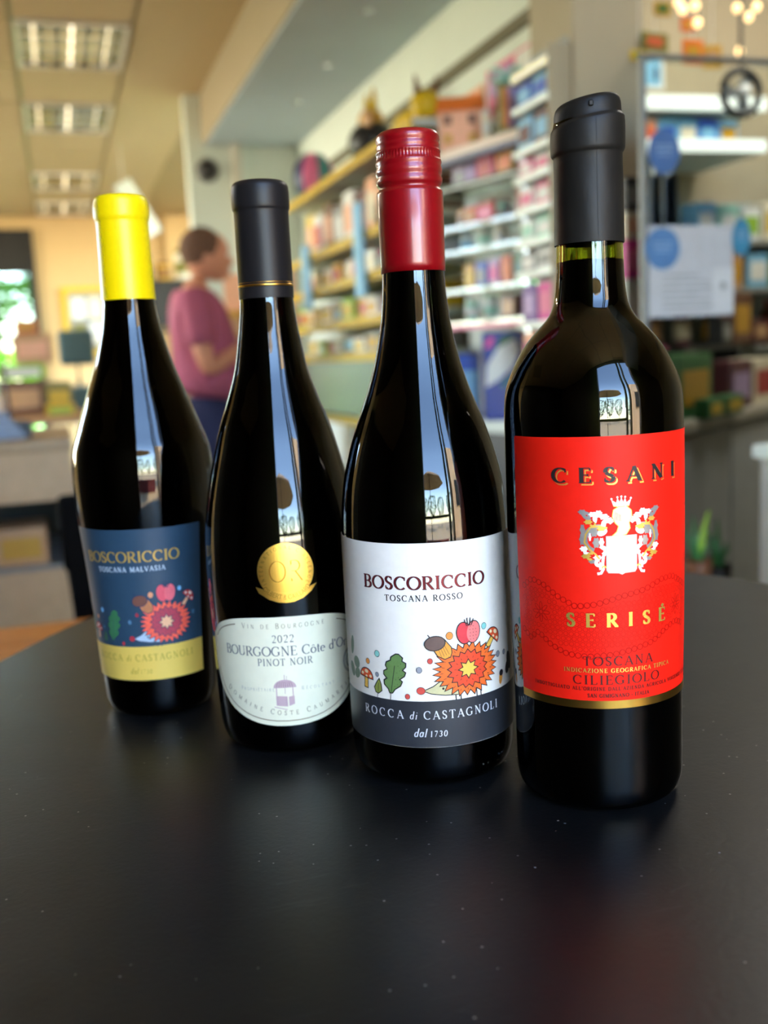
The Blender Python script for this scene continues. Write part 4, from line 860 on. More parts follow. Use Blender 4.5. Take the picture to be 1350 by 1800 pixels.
for s in (-1, 1):
    bm = bmesh.new(); tube(bm, [(s * .03, -.16, .13), (s * .038, -.17, .16), (s * .04, -.16, .19)], .016, 10, .003); obj('ear', bm, cm('brown'), t, True)
# cardboard display at the far end of rack A
t = thing('display_stand', 'tan cardboard display stand at the far end of the rack', 'stand', (1.12, 5.78, 0), -.25)
box('stand_body', -.2, .2, 0, .25, 0, 1.42, cm('tan'), t, .01)
for z in (.95, 1.15, 1.38): box('tray', -.19, .19, -.06, 0, z, z + .03, cm('gold'), t, .003)
box('header_card', -.2, .2, .02, .04, 1.42, 1.62, cm('peach'), t, .004)
t = thing('beach_ball', 'purple, pink and blue striped inflatable ball resting on the far rack top', 'ball', (1.34, 5.27, 1.937))
for k in range(8):
    bm = bmesh.new(); vs = []
    for a in range(7):
        row = [bm.verts.new((.11 * math.sin(PI * a / 6 * .999 + .0005) * math.cos(2*PI*(k + b / 3) / 8), .11 * math.sin(PI * a / 6 * .999 + .0005) * math.sin(2*PI*(k + b / 3) / 8), .13 * math.cos(PI * a / 6) + .1)) for b in range(4)]
        vs.append(row)
    for a in range(6):
        for b in range(3): bm.faces.new((vs[a][b], vs[a][b+1], vs[a+1][b+1], vs[a+1][b]))
    obj('gore', bm, cm(['purple', 'pink', 'sky', 'green', 'navy', 'pink', 'teal', 'magenta'][k]), t, True)
carton('storage_box', 'dark red box tilted on the white ledge above the ball', 'box', (1.34, 4.86, 1.9055), .16, .12, .09, 'maroon', 'brown', -1.1)
for k, (y, z, h, lab) in enumerate(((4.86, 1.36, .3, 'pale blue upright panel sign, farther of the two on the rack'), (3.96, 1.36, .36, 'pale blue upright panel sign, nearer of the two on the rack'))):
    t = thing('panel_sign', lab, 'sign', (1.165, y, z)); box('sign_panel', 0, .02, -.05, .05, 0, h, cm('sky'), t, .003); box('hook', .005, .04, -.01, .01, h - .02, h, steel_m, t)
t = thing('wicker_basket', 'olive wicker basket on the lowest shelf of the yellow edged rack', 'basket', (1.376, 4.1, .5505))
bm = bmesh.new(); lathe(bm, [(0, 0), (0, .10), (.2, .135), (.215, .14), (.21, .125), (.01, .09), (.01, 0)], 32, flute=lambda z, i, n: .004 * ((i + int(z * 90)) % 2)); obj('basket_body', bm, cm('olive'), t)
bm = bmesh.new(); lathe(bm, [(.20, .138), (.215, .15), (.23, .142), (.22, .132)], 32); obj('rim', bm, cm('tan'), t, True)
carton('storage_box', 'olive green carton beside the wicker basket low on the rack', 'box', (1.24, 3.72, .5505), .3, .25, .2, 'olive', 'tan', -PI / 2)

# rack B: angled glass shelves with small packs behind the red capped bottle
oB = Vector((1.28, 2.70, 0)); dB = Vector((-.266, .964, 0)); nB = Vector((-.964, -.266, 0)); PB = (oB, nB)
rzB = math.atan2(dB.y, dB.x) + PI       # local +X runs along -dB, local -Y faces the room
def wB(u, v=0.): return oB + dB * u - nB * v
t = thing('display_rack', 'angled display rack with glass shelves beside the grey column', 'shelf', (oB.x, oB.y, 0), math.atan2(dB.y, dB.x))
# in this frame +x runs away along the rack and -y is behind it towards the wall
GS = glass('shelf_glass', (214, 238, 228), 1.5)
zsB = [1.735, 1.63, 1.507, 1.435, 1.318]
EDGE_GLOW = mat('led_strip', (236, 246, 236), .4, emit=.2)  # faint emission added along the shelf edges
pg = box('top_board', 0, .56, -.24, 0, 1.708, 1.735, mat('pinkish_board', (226, 206, 190), .5), t, .003); box('blue_edge', 0, .56, -.01, .002, 1.69, 1.708, cm('navy'), pg)
for z in zsB[1:]:
    s_ = box('glass_shelf', .01, .56, -.22, 0, z - .008, z, GS, t); box('led_strip', .02, .54, -.012, -.004, z - .012, z - .007, EDGE_GLOW, s_)
box('back_panel', 0, .58, -.26, -.25, .3, 1.72, mat('mirror_white_back', (158, 166, 160), .4), t)
box('base_board', -.02, .58, -.25, .02, .885, .92, white_m, t, .003); box('base_cabinet', 0, .56, -.24, 0, 0, .885, cm('black'), t, .004)
for x in (-.012, .565): box('upright', x, x + .012, -.03, -.005, .92, 1.69, steel_m, t)
def onB(fn, x0, y0, x1, y1, zb, back=.03, **k):
    a = hit(x0, (y0+y1)/2, PB); b = hit(x1, (y0+y1)/2, PB); m = (a + b) / 2 - nB * back; return Vector((m.x, m.y, zb)), (b - a).xy.length
rz_room = math.atan2(nB.y, nB.x) + PI / 2      # local -Y looks along nB
def onF(x0, y0, x1, y1, zb, back=.05):
    m = hit((x0 + x1) / 2, (y0 + y1) / 2, PB); w = (x1 - x0) * (m - O).dot(CF) / F; m = m - nB * back; return Vector((m.x, m.y, zb)), w
def packB(kind, label, x0, x1, ya, yb, zi, c, c2):
    loc, w = onB(None, x0, ya, x1, yb, zi + .0006, .045 if kind == 'c' else .065); hh = (yb - ya) * .00176
    if kind == 'c': carton('perfume_box' if hh < .14 else 'detergent_pack', label, 'box', loc, w, min(.1, w * .9), hh, c, c2, rz_room, 'packs on the glass rack')
    else: tin('pot', label, 'pot', loc, min(w / 2, .021), hh, c, c2, 'packs on the glass rack')
for a in (('c', 'lilac box at the left of the upper glass shelf', 775, 798, 296, 330, 1, 'lilac', 'grey'), ('c', 'purple box on the upper glass shelf beside the pink one', 800, 814, 294, 330, 1, 'purple', 'lilac'), ('c', 'pink box in the middle of the upper glass shelf', 816, 846, 290, 330, 1, 'pink', 'red'), ('c', 'gold box on the upper glass shelf', 851, 880, 284, 326, 1, 'gold', 'orange'), ('c', 'grey box at the right end of the upper glass shelf', 888, 914, 290, 326, 1, 'grey', 'white'),
          ('c', 'tan box at the left of the second glass shelf', 783, 797, 372, 402, 2, 'tan', 'brown'), ('c', 'orange brown box on the second glass shelf', 799, 813, 370, 402, 2, 'terracotta', 'tan'), ('c', 'rosy red box on the second glass shelf', 816, 846, 366, 400, 2, 'red', 'pink'), ('t', 'mint pot on the second glass shelf', 852, 868, 366, 398, 2, 'mint', 'grey'), ('c', 'brick red box on the second glass shelf, near its right end', 888, 906, 356, 396, 2, 'terracotta', 'red'), ('c', 'lilac box at the right end of the second glass shelf', 908, 922, 360, 396, 2, 'lilac', 'white'),
          ('t', 'white pot at the left of the third glass shelf', 786, 808, 414, 446, 3, 'white', 'sky'), ('t', 'large round white pot on the third glass shelf', 812, 842, 408, 446, 3, 'white', 'mint'), ('t', 'pale pot in the middle of the third glass shelf', 846, 868, 414, 446, 3, 'cream', 'white'), ('t', 'blue white pot at the right of the third glass shelf', 890, 922, 406, 442, 3, 'white', 'sky'),
          ('c', 'gold box on the fourth glass shelf', 796, 812, 466, 508, 4, 'gold', 'yellow'), ('c', 'blue box on the fourth glass shelf', 815, 833, 464, 508, 4, 'blue', 'grey'), ('c', 'mauve box on the fourth glass shelf', 838, 856, 462, 508, 4, 'lilac', 'magenta'), ('c', 'orange box on the fourth glass shelf', 860, 878, 460, 508, 4, 'terracotta', 'orange'), ('c', 'green box on the fourth glass shelf', 882, 904, 458, 506, 4, 'green', 'teal'), ('c', 'pink box on the fourth glass shelf', 908, 930, 458, 506, 4, 'pink', 'peach')):
    packB(a[0], a[1], a[2], a[3], a[4], a[5], zsB[a[6]], a[7], a[8])
box('glass_shelf', .01, .56, -.22, 0, 1.21, 1.218, GS, t); box('pink_strip', .01, .56, -.012, -.002, 1.196, 1.21, cm('pink'), t)
for a in (('t', 'mint tub on the low glass shelf', 795, 816, 524, 566, 'mint', 'white'), ('t', 'white round tub on the low glass shelf', 826, 852, 524, 566, 'white', 'mint'), ('c', 'brown box on the low glass shelf', 860, 884, 526, 566, 'brown', 'tan'), ('t', 'white jar at the right of the low glass shelf', 898, 926, 518, 562, 'white', 'grey')):
    packB(a[0], a[1], a[2], a[3], a[4], a[5], 1.218, a[6], a[7])
for a in (('detergent pack, slim and bright blue, left of the larger one', 792, 829, 'blue', 'sky'), ):
    loc, w = onF(a[1], 580, a[2], 735, .9206, .03); carton('detergent_pack', a[0], 'packet', loc, w, .08, .2, a[3], a[4], -.42)
loc, w = onF(840, 580, 920, 735, .9206, .02)
t = thing('detergent_pack', 'large dark blue detergent pack with white and green emblem', 'packet', loc, -.42)
bm = bmesh.new(); add_box(bm, -w/2, w/2, 0, .07, 0, .262); bev(bm, .008); obj('pack_body', bm, mat('pack_deep_blue', (26, 56, 150), .35), t)
for nm, poly, c in (('green_swoosh', [(-.048, .16), (-.01, .246), (.03, .25), (.0, .2), (-.03, .16)], 'green'), ('white_emblem', [(-.06, .10), (-.055, .165), (-.02, .215), (.03, .24), (.045, .2), (.02, .155), (-.02, .12)], 'white'), ('green_swoosh', [(-.02, .105), (.02, .14), (.052, .18), (.05, .155), (.02, .115), (-.01, .095)], 'teal'), ('pink_spot', [(-.062, .215), (-.05, .245), (-.03, .245), (-.042, .215)], 'magenta')):
    bm = bmesh.new(); f = bm.faces.new([bm.verts.new((x, -.0004 - .0006 * ('white' == c), z)) for x, z in poly]); r = bmesh.ops.extrude_face_region(bm, geom=[f]); bmesh.ops.translate(bm, vec=(0, .002, 0), verts=[v for v in r['geom'] if isinstance(v, bmesh.types.BMVert)]); obj(nm, bm, cm(c), t)
# on the top board
loc, w = onF(752, 180, 832, 262, 1.7356, .04)
t = thing('house_box', 'toy house gift box with an orange roof and small windows', 'box', loc, -.42)
bm = bmesh.new(); add_box(bm, -w/2, w/2, 0, .1, 0, .115); bev(bm, .002, 1); obj('house_wall', bm, cm('peach'), t)
bm = bmesh.new(); vs = [bm.verts.new(p) for p in ((-w/2-.008, -.008, .115), (w/2+.008, -.008, .115), (w/2+.008, .108, .115), (-w/2-.008, .108, .115), (-w/2-.004, .05, .165), (w/2+.004, .05, .165))]
for f in ((0, 1, 5, 4), (1, 2, 5), (2, 3, 4, 5), (3, 0, 4), (0, 3, 2, 1)): bm.faces.new([vs[i] for i in f])
obj('roof', bm, cm('orange'), t)
for x in (-.3, .25):
    for z in (.02, .075): box('window', w * x - .012, w * x + .012, -.003, .002, z, z + .026, cm('brown' if z > .05 else 'gold'), t)
for k, (x0, x1, y0, lab, c) in enumerate(((836, 850, 200, 'white round topped candle jar beside the toy house box', 'white'),)):
    loc, w = onF(x0, y0, x1, 250, 1.7356, .03); tin('candle_jar', lab, 'jar', loc, w / 2, .085, 'cream', c, None, False)
loc, w = onF(860, 170, 918, 246, 1.7356, .03)
t = thing('striped_book_box', 'olive framed box with gold, purple and red stripes on the top board', 'box', loc, -.42)
box('box_body', -w/2, w/2, 0, .07, 0, .135, cm('olive'), t, .003)
for k, c in enumerate(('gold', 'orange', 'lilac', 'purple', 'red', 'grey')): box('stripe', -w/2 + .008 + (w - .016) * k / 6, -w/2 + .008 + (w - .016) * (k + .9) / 6, -.002, .002, .015, .12, cm(c), t)
loc, w = onF(856, 130, 896, 172, 1.7356 + .135, .03)
t = thing('gift_bow', 'mint green ribbon bow sitting on the striped box', 'bow', loc, -.42)
for s in (-1, 1):
    bm = bmesh.new(); tube(bm, [(0, .03, .02), (s * .022, .03, .05), (s * .042, .03, .048), (s * .04, .03, .02), (0, .03, .018)], .008, 8); obj('loop', bm, cm('mint'), t, True)
    bm = bmesh.new(); tube(bm, [(0, .03, .016), (s * .02, .03, .006), (s * .035, .03, .004)], .006, 8, .003); obj('tail', bm, cm('mint'), t, True)
blob('knot', .011, (0, .03, .02), cm('teal'), t)
# posters on the wall above the racks
def poster(name, label, y0, y1, z0, z1, c, stripes):
    t = thing(name, label, 'poster', (1.597, (y0 + y1) / 2, z0)); L = y1 - y0
    box('poster_sheet', -.006, 0, -L/2, L/2, 0, z1 - z0, cm(c), t)
    for (a, b, d, e, cc_) in stripes: box('print_block', -.008, -.006, -L/2 + L * a, -L/2 + L * b, (z1 - z0) * d, (z1 - z0) * e, cm(cc_), t)
poster('wall_poster', 'pink, white and orange poster high on the wall, nearest the column', 3.12, 3.62, 1.93, 2.13, 'pink', [(.05, .5, .45, .95, 'white'), (.1, .9, .05, .3, 'red'), (.55, .95, .5, .9, 'lilac')])
poster('wall_poster', 'peach and lilac poster high on the wall, farther from the column', 3.66, 4.06, 1.93, 2.10, 'peach', [(.1, .6, .5, .9, 'orange'), (.3, .95, .1, .4, 'lilac'), (.7, .95, .5, .9, 'pink')])
poster('wall_poster', 'red banner poster below the pink one beside the column', 3.10, 3.45, 1.86, 1.925, 'red', [(.1, .8, .3, .7, 'peach')])
# rack C: narrow rack of pale shelves against the column
t = thing('wall_rack', 'narrow rack of glowing pale shelves between glass rack and column', 'shelf', (1.36, 2.69, 0))
zc = [1.85, 1.765, 1.655, 1.585, 1.50, 1.415, 1.335, 1.20, 1.06]
RC = (Vector((1.33, 2.6, 0)), Vector((1, 0, 0)))
t.location = (1.24, 2.44, 0)
for i, z in enumerate(zc):
    s_ = box('shelf_board', 0, .055, .006, .21, z - .016, z, white_m, t, .002); box('led_strip', -.006, 0, .0, .21, z - .017, z - .001, mat('warm_led_strip', (250, 242, 206), .4, emit=.45) if i == 0 else EDGE_GLOW, s_)  # edge strips made to glow, the top one warmer
box('back_panel', .055, .06, .006, .21, 0, 1.9, mat('rack_back', (150, 158, 160), .5), t); box('plinth', .0, .055, .006, .21, 0, .9, white_m, t, .003); box('side_panel', -.002, .06, -.004, .006, .0, 1.88, beige_m, t)
names = [('sky', 'blue'), ('maroon', 'sky'), ('white', 'pink'), ('pink', 'white'), ('mint', 'white'), ('white', 'grey'), ('grey', 'white'), ('pink', 'peach')]
for i in range(1, 9):
    z = zc[i]; hh = min(zc[i - 1] - z - .03, .12); hh = max(.04, hh)
    for j, y in enumerate((.06, .16)):
        c, c2 = names[i - 1]; c, c2 = (c2, c) if j else (c, c2)
        if i == 7: c, c2, hh = ('magenta', 'pink', .1) if j == 0 else ('purple', 'lilac', .1)
        carton('small_box', '%s box with %s print, %s half of shelf %s, narrow rack' % (c, c2, ('near', 'far')[j], ['one', 'two', 'three', 'four', 'five', 'six', 'seven', 'eight'][i - 1]), 'box', (1.247, 2.44 + y, z + .0005), .085, .045, hh, c, c2, -PI / 2, 'boxes on the narrow rack')

# ---- right side: glass screen with stickers, counter, light box shelf
cdir = Vector((.81, .586, 0)).normalized(); cn = Vector((cdir.y, -cdir.x, 0))
t = thing('shop_counter', 'grey shop counter with a pale worktop behind the glass screen', 'counter', (1.34, 2.085, 0), math.atan2(cdir.y, cdir.x))
box('worktop', 0, 1.02, 0, .17, .9, .93, mat('pale_worktop', (176, 170, 156), .4), t, .004)
for k in range(2): box('front_panel', .02 + .49 * k, .50 + .49 * k, .01, .03, .06, .89, mat('grey_counter_panel', (182, 186, 190), .4), t, .003)
box('carcass', .02, 1.0, .03, .165, .02, .895, mat('counter_carcass', (96, 96, 94), .6), t)
t = thing('glass_screen', 'clear glass screen with thin grey frame carrying stickers and a notice', 'screen', (1.245, 2.02, 0))
ALU = mat('grey_aluminium', (118, 122, 122), .5, .2)
box('post', -.003, .008, -.008, .008, 0, 1.735, ALU, t); box('post', .97, .986, -.012, .012, 0, 1.735, ALU, t); box('top_rail', .008, .97, -.01, .01, 1.728, 1.735, ALU, t); box('glass_pane', .008, .97, -.003, .003, .05, 1.722, glass('screen_glass', (244, 250, 248), 1.05), t); box('foot_rail', .008, .97, -.01, .01, 0, .05, steel_m, t)
PG = PY(2.014)
def sticker(label, x0, y0, x1, y1, c, rgb, band, ys=2.0165):
    a, w, h = seat(PG, x0, y0, x1, y1); t = thing('window_sticker', label, 'sticker', (a.x, ys, a.z + h / 2), 0, 'stickers on the glass screen')
    bm = bmesh.new(); q = ell(0, 0, w / 2, h / 2, 32); fr_ = bm.faces.new([bm.verts.new((x, 0, z)) for x, z in q]); r = bmesh.ops.extrude_face_region(bm, geom=[fr_]); bmesh.ops.translate(bm, vec=(0, -.0012, 0), verts=[v for v in r['geom'] if isinstance(v, bmesh.types.BMVert)])
    obj('vinyl_disc', bm, mat('vinyl_' + c, rgb, .4), t)
    for k in range(3): box('print_line', -w * .3 + .003 * k, w * .3 - .003 * k, -.0018, -.0011, h * (.12 - .1 * k), h * (.15 - .1 * k), mat('vinyl_pale_' + band, (150, 176, 206), .5), t)
sticker('upper round navy blue sticker on the glass screen', 1140, 226, 1196, 306, 'navy', (78, 108, 156), 'a')
sticker('lower round mid blue sticker on the glass screen, left of the notice', 1133, 400, 1194, 474, 'mid', (86, 126, 172), 'a', 2.0125)
sticker('small teal blue round sticker right of the notice', 1286, 384, 1318, 450, 'teal', (70, 136, 168), 'a', 2.0125)
a, w, h = seat(PG, 1140, 396, 1288, 556)
t = thing('paper_notice', 'large grey white paper notice with lines of print on the glass screen', 'notice', (a.x, 2.0145, a.z)); box('paper_sheet', -w/2, w/2, -.0005, .0005, 0, h, mat('notice_paper', (188, 188, 190), .6), t)
for k in range(6): box('print_line', -w * .34, w * (.3 - .1 * (k % 3)), -.0014, -.0006, h * (.1 + .07 * k), h * (.115 + .07 * k), cm('grey'), t)
a, w, h = seat(PG, 1252, 470, 1288, 550)
t = thing('paper_notice', 'small white leaflet with a dark emblem at the notice corner', 'notice', (a.x, 2.0122, a.z)); box('paper_sheet', -w/2, w/2, -.0005, .0005, 0, h, mat('leaflet_paper', (204, 204, 204), .6), t)
bm = bmesh.new(); lathe(bm, [(-.0006, 0), (-.0006, .008), (0, .008), (0, 0)], 16); e_ = obj('emblem', bm, cm('grey'), t); e_.rotation_euler = (PI / 2, 0, 0); e_.location = (0, -.0008, h * .6)
for k, (x0, x1) in enumerate(((1143, 1160), (1166, 1190))):
    a, w, h = seat(PY(2.026), x0, 308, x1, 402); t = thing('hanging_strip', 'pale blue hanging strip under the navy sticker, %s one' % ('left', 'right')[k], 'strip', (a.x, 2.0235, a.z)); box('strip_sheet', -w/2, w/2, 0, .004, 0, h, mat('pale_blue_plastic', (166, 196, 236), .35), t, .0015); box('clip', -.004, .004, -.002, .006, h - .004, h + .02, steel_m, t)
# light box shelf on the alcove wall
for lab, y0, y1, cat in (('upper glowing shelf strip on the alcove wall', 165, 192, 0), ('lower glowing shelf strip on the alcove wall', 242, 266, 0)):
    a, w, h = seat(PY(2.95), 1092, y0, 1345, y1)
    t = thing('lit_shelf', lab, 'shelf', (a.x, 2.95, a.z), -.03); box('shelf_board', -w/2, w/2, .01, .39, 0, .02, white_m, t); box('light_strip', -w/2, w/2, 0, .01, 0, h * .9, mat('shelf_light', (236, 246, 240), .4, emit=.65), t)
    LZ = a.z
ax0 = seat(PY(2.97), 1100, 192, 1130, 242)
for k, (x0, x1, c, c2) in enumerate(((1098, 1128, 'peach', 'orange'), (1130, 1160, 'peach', 'terracotta'), (1164, 1196, 'sky', 'blue'), (1199, 1232, 'sky', 'cream'), (1235, 1268, 'blue', 'sky'), (1271, 1304, 'sky', 'gold'))):
    a, w, h = seat(PY(2.97), x0, 194, x1, 246)
    carton('snack_box', ['peach box with orange foot, farthest left on the lit shelf', 'peach box with terracotta print, second on the lit shelf', 'pale blue box, left of the blue ones on the lit shelf', 'pale blue box with cream print on the lit shelf', 'deeper blue box on the lit shelf', 'pale blue box with gold print at the right of the lit shelf'][k], 'box', (a.x, 2.99, LZ + .0205), w, .12, .085, c, c2, -.03, 'boxes on the lit shelf')
# things on and above the counter
PC = (Vector((1.316, 2.118, 0)), cn)
def onC(x0, y0, x1, y1, dz=0):
    a, w, h = seat(PC, x0, y0, x1, y1); return a, w, h
rzc = math.atan2(cdir.y, cdir.x)
t = thing('shelf_riser', 'dark narrow floor standing shelf behind the counter carrying boxes', 'stand', (1.766, 2.640, 0), rzc)
box('riser_top', 0, .5, 0, .14, 1.095, 1.11, cm('black'), t, .002); box('riser_leg', 0, .015, 0, .14, 0, 1.095, cm('black'), t); box('riser_leg', .485, .5, 0, .14, 0, 1.095, cm('black'), t)
for lab, x0, x1, y0, c, c2 in (('dark green tea carton with an oval gold emblem', 1192, 1252, 556, 'green', 'gold'), ('dark green carton left of the oval emblem one', 1178, 1190, 565, 'green', 'olive'), ('maroon carton on the counter right of the green ones', 1284, 1322, 600, 'maroon', 'lilac'), ('pale cream carton with red foot on the counter', 1326, 1362, 572, 'cream', 'red')):
    a, w, h = onC(x0, y0, x1, 700); carton('tea_carton', lab, 'carton', (a.x, a.y, .9306), w, .09, .165 if c == 'green' else .135, c, c2, rzc)
for k, (x0, x1, lab) in enumerate(((1206, 1232, 'small green and yellow packet in front of the green cartons, left'), (1238, 1268, 'small green and yellow packet in front of the green cartons, right'))):
    a, w, h = onC(x0, 665, x1, 715); carton('tea_packet', lab, 'packet', (a.x + cn.x * .06, a.y + cn.y * .06, .9306), w, .04, .05, 'green', 'yellow', rzc)
t = thing('flower_pot', 'pink and peach flowers in a pot behind the bottle shoulder', 'plant', (1.345, 2.165, .9306))
bm = bmesh.new(); lathe(bm, [(0, 0), (0, .03), (.07, .04), (.07, .034), (.06, 0)], 24); obj('pot', bm, cm('olive'), t, True)
for k in range(14):
    a = 2 * PI * k / 14 * 2.4; r = .012 + .045 * (k / 14); z = .13 + .05 * math.sin(k * 1.7)
    bm = bmesh.new(); tube(bm, [(0, 0, .06), (r * .5 * math.cos(a), r * .5 * math.sin(a), z * .7), (r * math.cos(a), r * math.sin(a), z)], .0015, 5); obj('stem', bm, cm('green'), t, True)
    bm = bmesh.new()
    for q in range(6):
        b = q * PI / 3; m_ = Matrix.Translation((r * math.cos(a) + .011 * math.cos(b), r * math.sin(a) + .011 * math.sin(b), z + .004)); bmesh.ops.create_icosphere(bm, subdivisions=1, radius=.0085, matrix=m_ @ Matrix.Diagonal((1, 1, .5, 1)))
    fo = obj('flower', bm, cm(['pink', 'peach', 'red'][k % 3]), t, True)
sb = [hit(1112, y, PY(2.245)).z for y in (490, 420, 372, 312)]; sx = hit(1112, 450, PY(2.245)).x
dp = thing('display_plinth', 'slim white plinth on the counter beside the screen post', 'stand', (sx, 2.245, .9306)); box('plinth_body', -.018, .018, 0, .03, 0, sb[0] - .9316, white_m, dp, .002); box('plinth_top', -.021, .021, -.002, .034, sb[0] - .9316, sb[0] - .931, cm('grey'), dp)
for k, (lab, c, c2) in enumerate((('magenta card box on the slim plinth', 'magenta', 'pink'), ('cream card box on top of the magenta one', 'cream', 'peach'), ('black box on top of the cream one', 'black', 'grey'))):
    carton('card_box', lab, 'box', (sx, 2.245, sb[k] + .0004 * (k + 1)), .034, .03, sb[k + 1] - sb[k], c, c2)
t = thing('wall_unit', 'dark open wall unit behind the glass screen', 'shelf', (2.0, 3.08, 0))
for z in (1.10, 1.30, 1.46): box('shelf_board', -.32, .75, 0, .26, z - .015, z, mat('unit_board', (150, 152, 146), .4), t)
box('back_panel', -.32, .75, .255, .265, .0, 1.62, mat('unit_back', (160, 172, 168), .5), t); box('side_panel', -.335, -.32, 0, .265, 0, 1.62, mat('unit_side', (110, 110, 104), .5), t)
t = thing('folded_tent', 'black triangular folded tent shaped bag on the wall unit', 'bag', (2.0, 3.12, 1.4605))
bm = bmesh.new(); vs = [bm.verts.new(p) for p in ((-.11, 0, 0), (.12, 0, 0), (.12, .14, 0), (-.11, .14, 0), (-.005, .03, .125), (.02, .11, .12))]
for f in ((0, 1, 4), (1, 2, 5, 4), (2, 3, 5), (3, 0, 4, 5), (0, 3, 2, 1)): bm.faces.new([vs[i] for i in f])
bev(bm, .006); obj('bag_body', bm, cm('black'), t); bm = bmesh.new(); tube(bm, [(-.01, .05, .12), (-.01, .07, .15), (.02, .09, .15), (.02, .1, .118)], .004, 8); obj('handle', bm, cm('grey'), t, True)
U = [('sky', 'white'), ('mint', 'white'), ('white', 'lime'), ('cream', 'yellow'), ('sky', 'mint'), ('white', 'sky')]
for k in range(6):
    x = 2.16 + .09 * k; carton('pale_box', '%s box, %s print, upper unit board, %s from the bag' % (U[k][0], U[k][1], nth[k]), 'box', (x, 3.1, 1.4605), .075, .1, .13 - .01 * (k % 3), U[k][0], U[k][1], 0, 'pale boxes on the wall unit')
for k, (c, c2) in enumerate((('white', 'sky'), ('sky', 'cream'), ('grey', 'black'), ('mint', 'lime'), ('cream', 'yellow'), ('tan', 'gold'), ('sky', 'white'), ('lime', 'cream'))):
    carton('pale_box', '%s box, %s print, middle unit board, %s from the left' % (c, c2, nth[k]), 'box', (1.74 + .105 * k, 3.1, 1.3005), .085, .1, .12, c, c2, 0, 'boxes on the wall unit')
for k, (c, c2) in enumerate((('brown', 'gold'), ('black', 'grey'), ('brown', 'tan'), ('maroon', 'cream'), ('black', 'gold'), ('olive', 'lime'), ('brown', 'red'))):
    tin('spirit_bottle', '%s bottle with %s cap on the lower unit board, %s from left' % (c, c2, nth[k]), 'bottle', (1.76 + .12 * k, 3.16, 1.1005), .03, .16, c, c2, 'bottles on the wall unit', True)
for lab, x0, y0, x1, y1, c, c2 in (('brown bottle carton standing behind the notice edge', 1290, 468, 1322, 560, 'brown', 'gold'), ('black flat box right of the notice', 1270, 530, 1287, 575, 'black', 'grey'), ('dark plum box with pale lid right of the notice', 1325, 530, 1352, 570, 'maroon', 'tan')):
    pl2 = (Vector((1.766 - .006, 2.640 + .008, 0)), cn); a, w, h = seat(pl2, x0, y0, x1, y1); z = 1.1112
    carton('gift_carton', lab, 'box', (a.x, a.y, z), w, .05, min(h, .17), c, c2, rzc)
# fan on the glass top, hanging decorations, alcove poster
a, w, h = seat(PY(2.5), 1272, 120, 1332, 206)
t = thing('round_fan', 'round black fan hanging at the upper right behind the glass', 'fan', (a.x, 2.5, a.z + h / 2))
bm = bmesh.new(); pts = [(h/2 * .92 * math.sin(2*PI*k/32), 0, h/2 * .92 * math.cos(2*PI*k/32)) for k in range(33)]; tube(bm, pts, .010, 8); obj('ring_guard', bm, cm('black'), t, True)
for k in range(10):
    b = 2*PI*k/10; bm = bmesh.new(); tube(bm, [(.01*math.sin(b), 0, .01*math.cos(b)), (h/2*.9*math.sin(b), -.004, h/2*.9*math.cos(b))], .0015, 5); obj('guard_wire', bm, cm('grey'), t)
for k in range(3):
    b = 2*PI*k/3; bm = bmesh.new(); q = [(0, 0), (.035, .012), (.045, .035), (.02, .05), (-.002, .03)]; vs = [bm.verts.new((x * math.cos(b) - z * math.sin(b), .006 + .1 * x, x * math.sin(b) + z * math.cos(b))) for x, z in q]; f = bm.faces.new(vs); r = bmesh.ops.extrude_face_region(bm, geom=[f]); bmesh.ops.translate(bm, vec=(0, .002, 0), verts=[v for v in r['geom'] if isinstance(v, bmesh.types.BMVert)]); obj('fan_blade', bm, cm('grey'), t)
bm = bmesh.new(); lathe(bm, [(-.012, 0), (-.012, .014), (.02, .018), (.02, 0)], 20); e_ = obj('hub', bm, cm('white'), t, True); e_.rotation_euler = (PI/2, 0, 0)
bm = bmesh.new(); tube(bm, [(0, 0, h/2), (.0, .0, 2.76 - (a.z + h/2))], .004, 6); obj('hanging_cord', bm, cm('black'), t)
for k, (x0, y0, x1, y1, c, c2, lab) in enumerate(((1150, 2, 1180, 28, 'gold', 'green', 'gold and green card hanging at the top, left'), (1136, 50, 1190, 84, 'olive', 'terracotta', 'olive and orange card hanging below the gold one'), (1130, 76, 1166, 94, 'yellow', 'green', 'small yellow card hanging lowest beside the column'), (1236, 50, 1274, 96, 'orange', 'gold', 'square orange tile shaped card hanging on the right'), (1246, 2, 1272, 30, 'terracotta', 'gold', 'terracotta card hanging above the orange tile'), (1300, 48, 1330, 92, 'gold', 'tan', 'gold card hanging at the far upper right'))):
    a, w, h = seat(PY(2.35), x0, y0, x1, y1); t = thing('hanging_card', lab, 'card', (a.x, 2.35 + .03 * k, a.z), .2 * math.sin(k), 'hanging cards'); box('card_sheet', -w/2, w/2, 0, .004, 0, h, cm(c), t, .0015); box('print_block', -w * .3, w * .3, -.001, 0, h * .25, h * .75, cm(c2), t)
    bm = bmesh.new(); tube(bm, [(0, .002, h), (0, .002, 2.76 - a.z)], .001, 5); obj('string', bm, cm('white'), t)
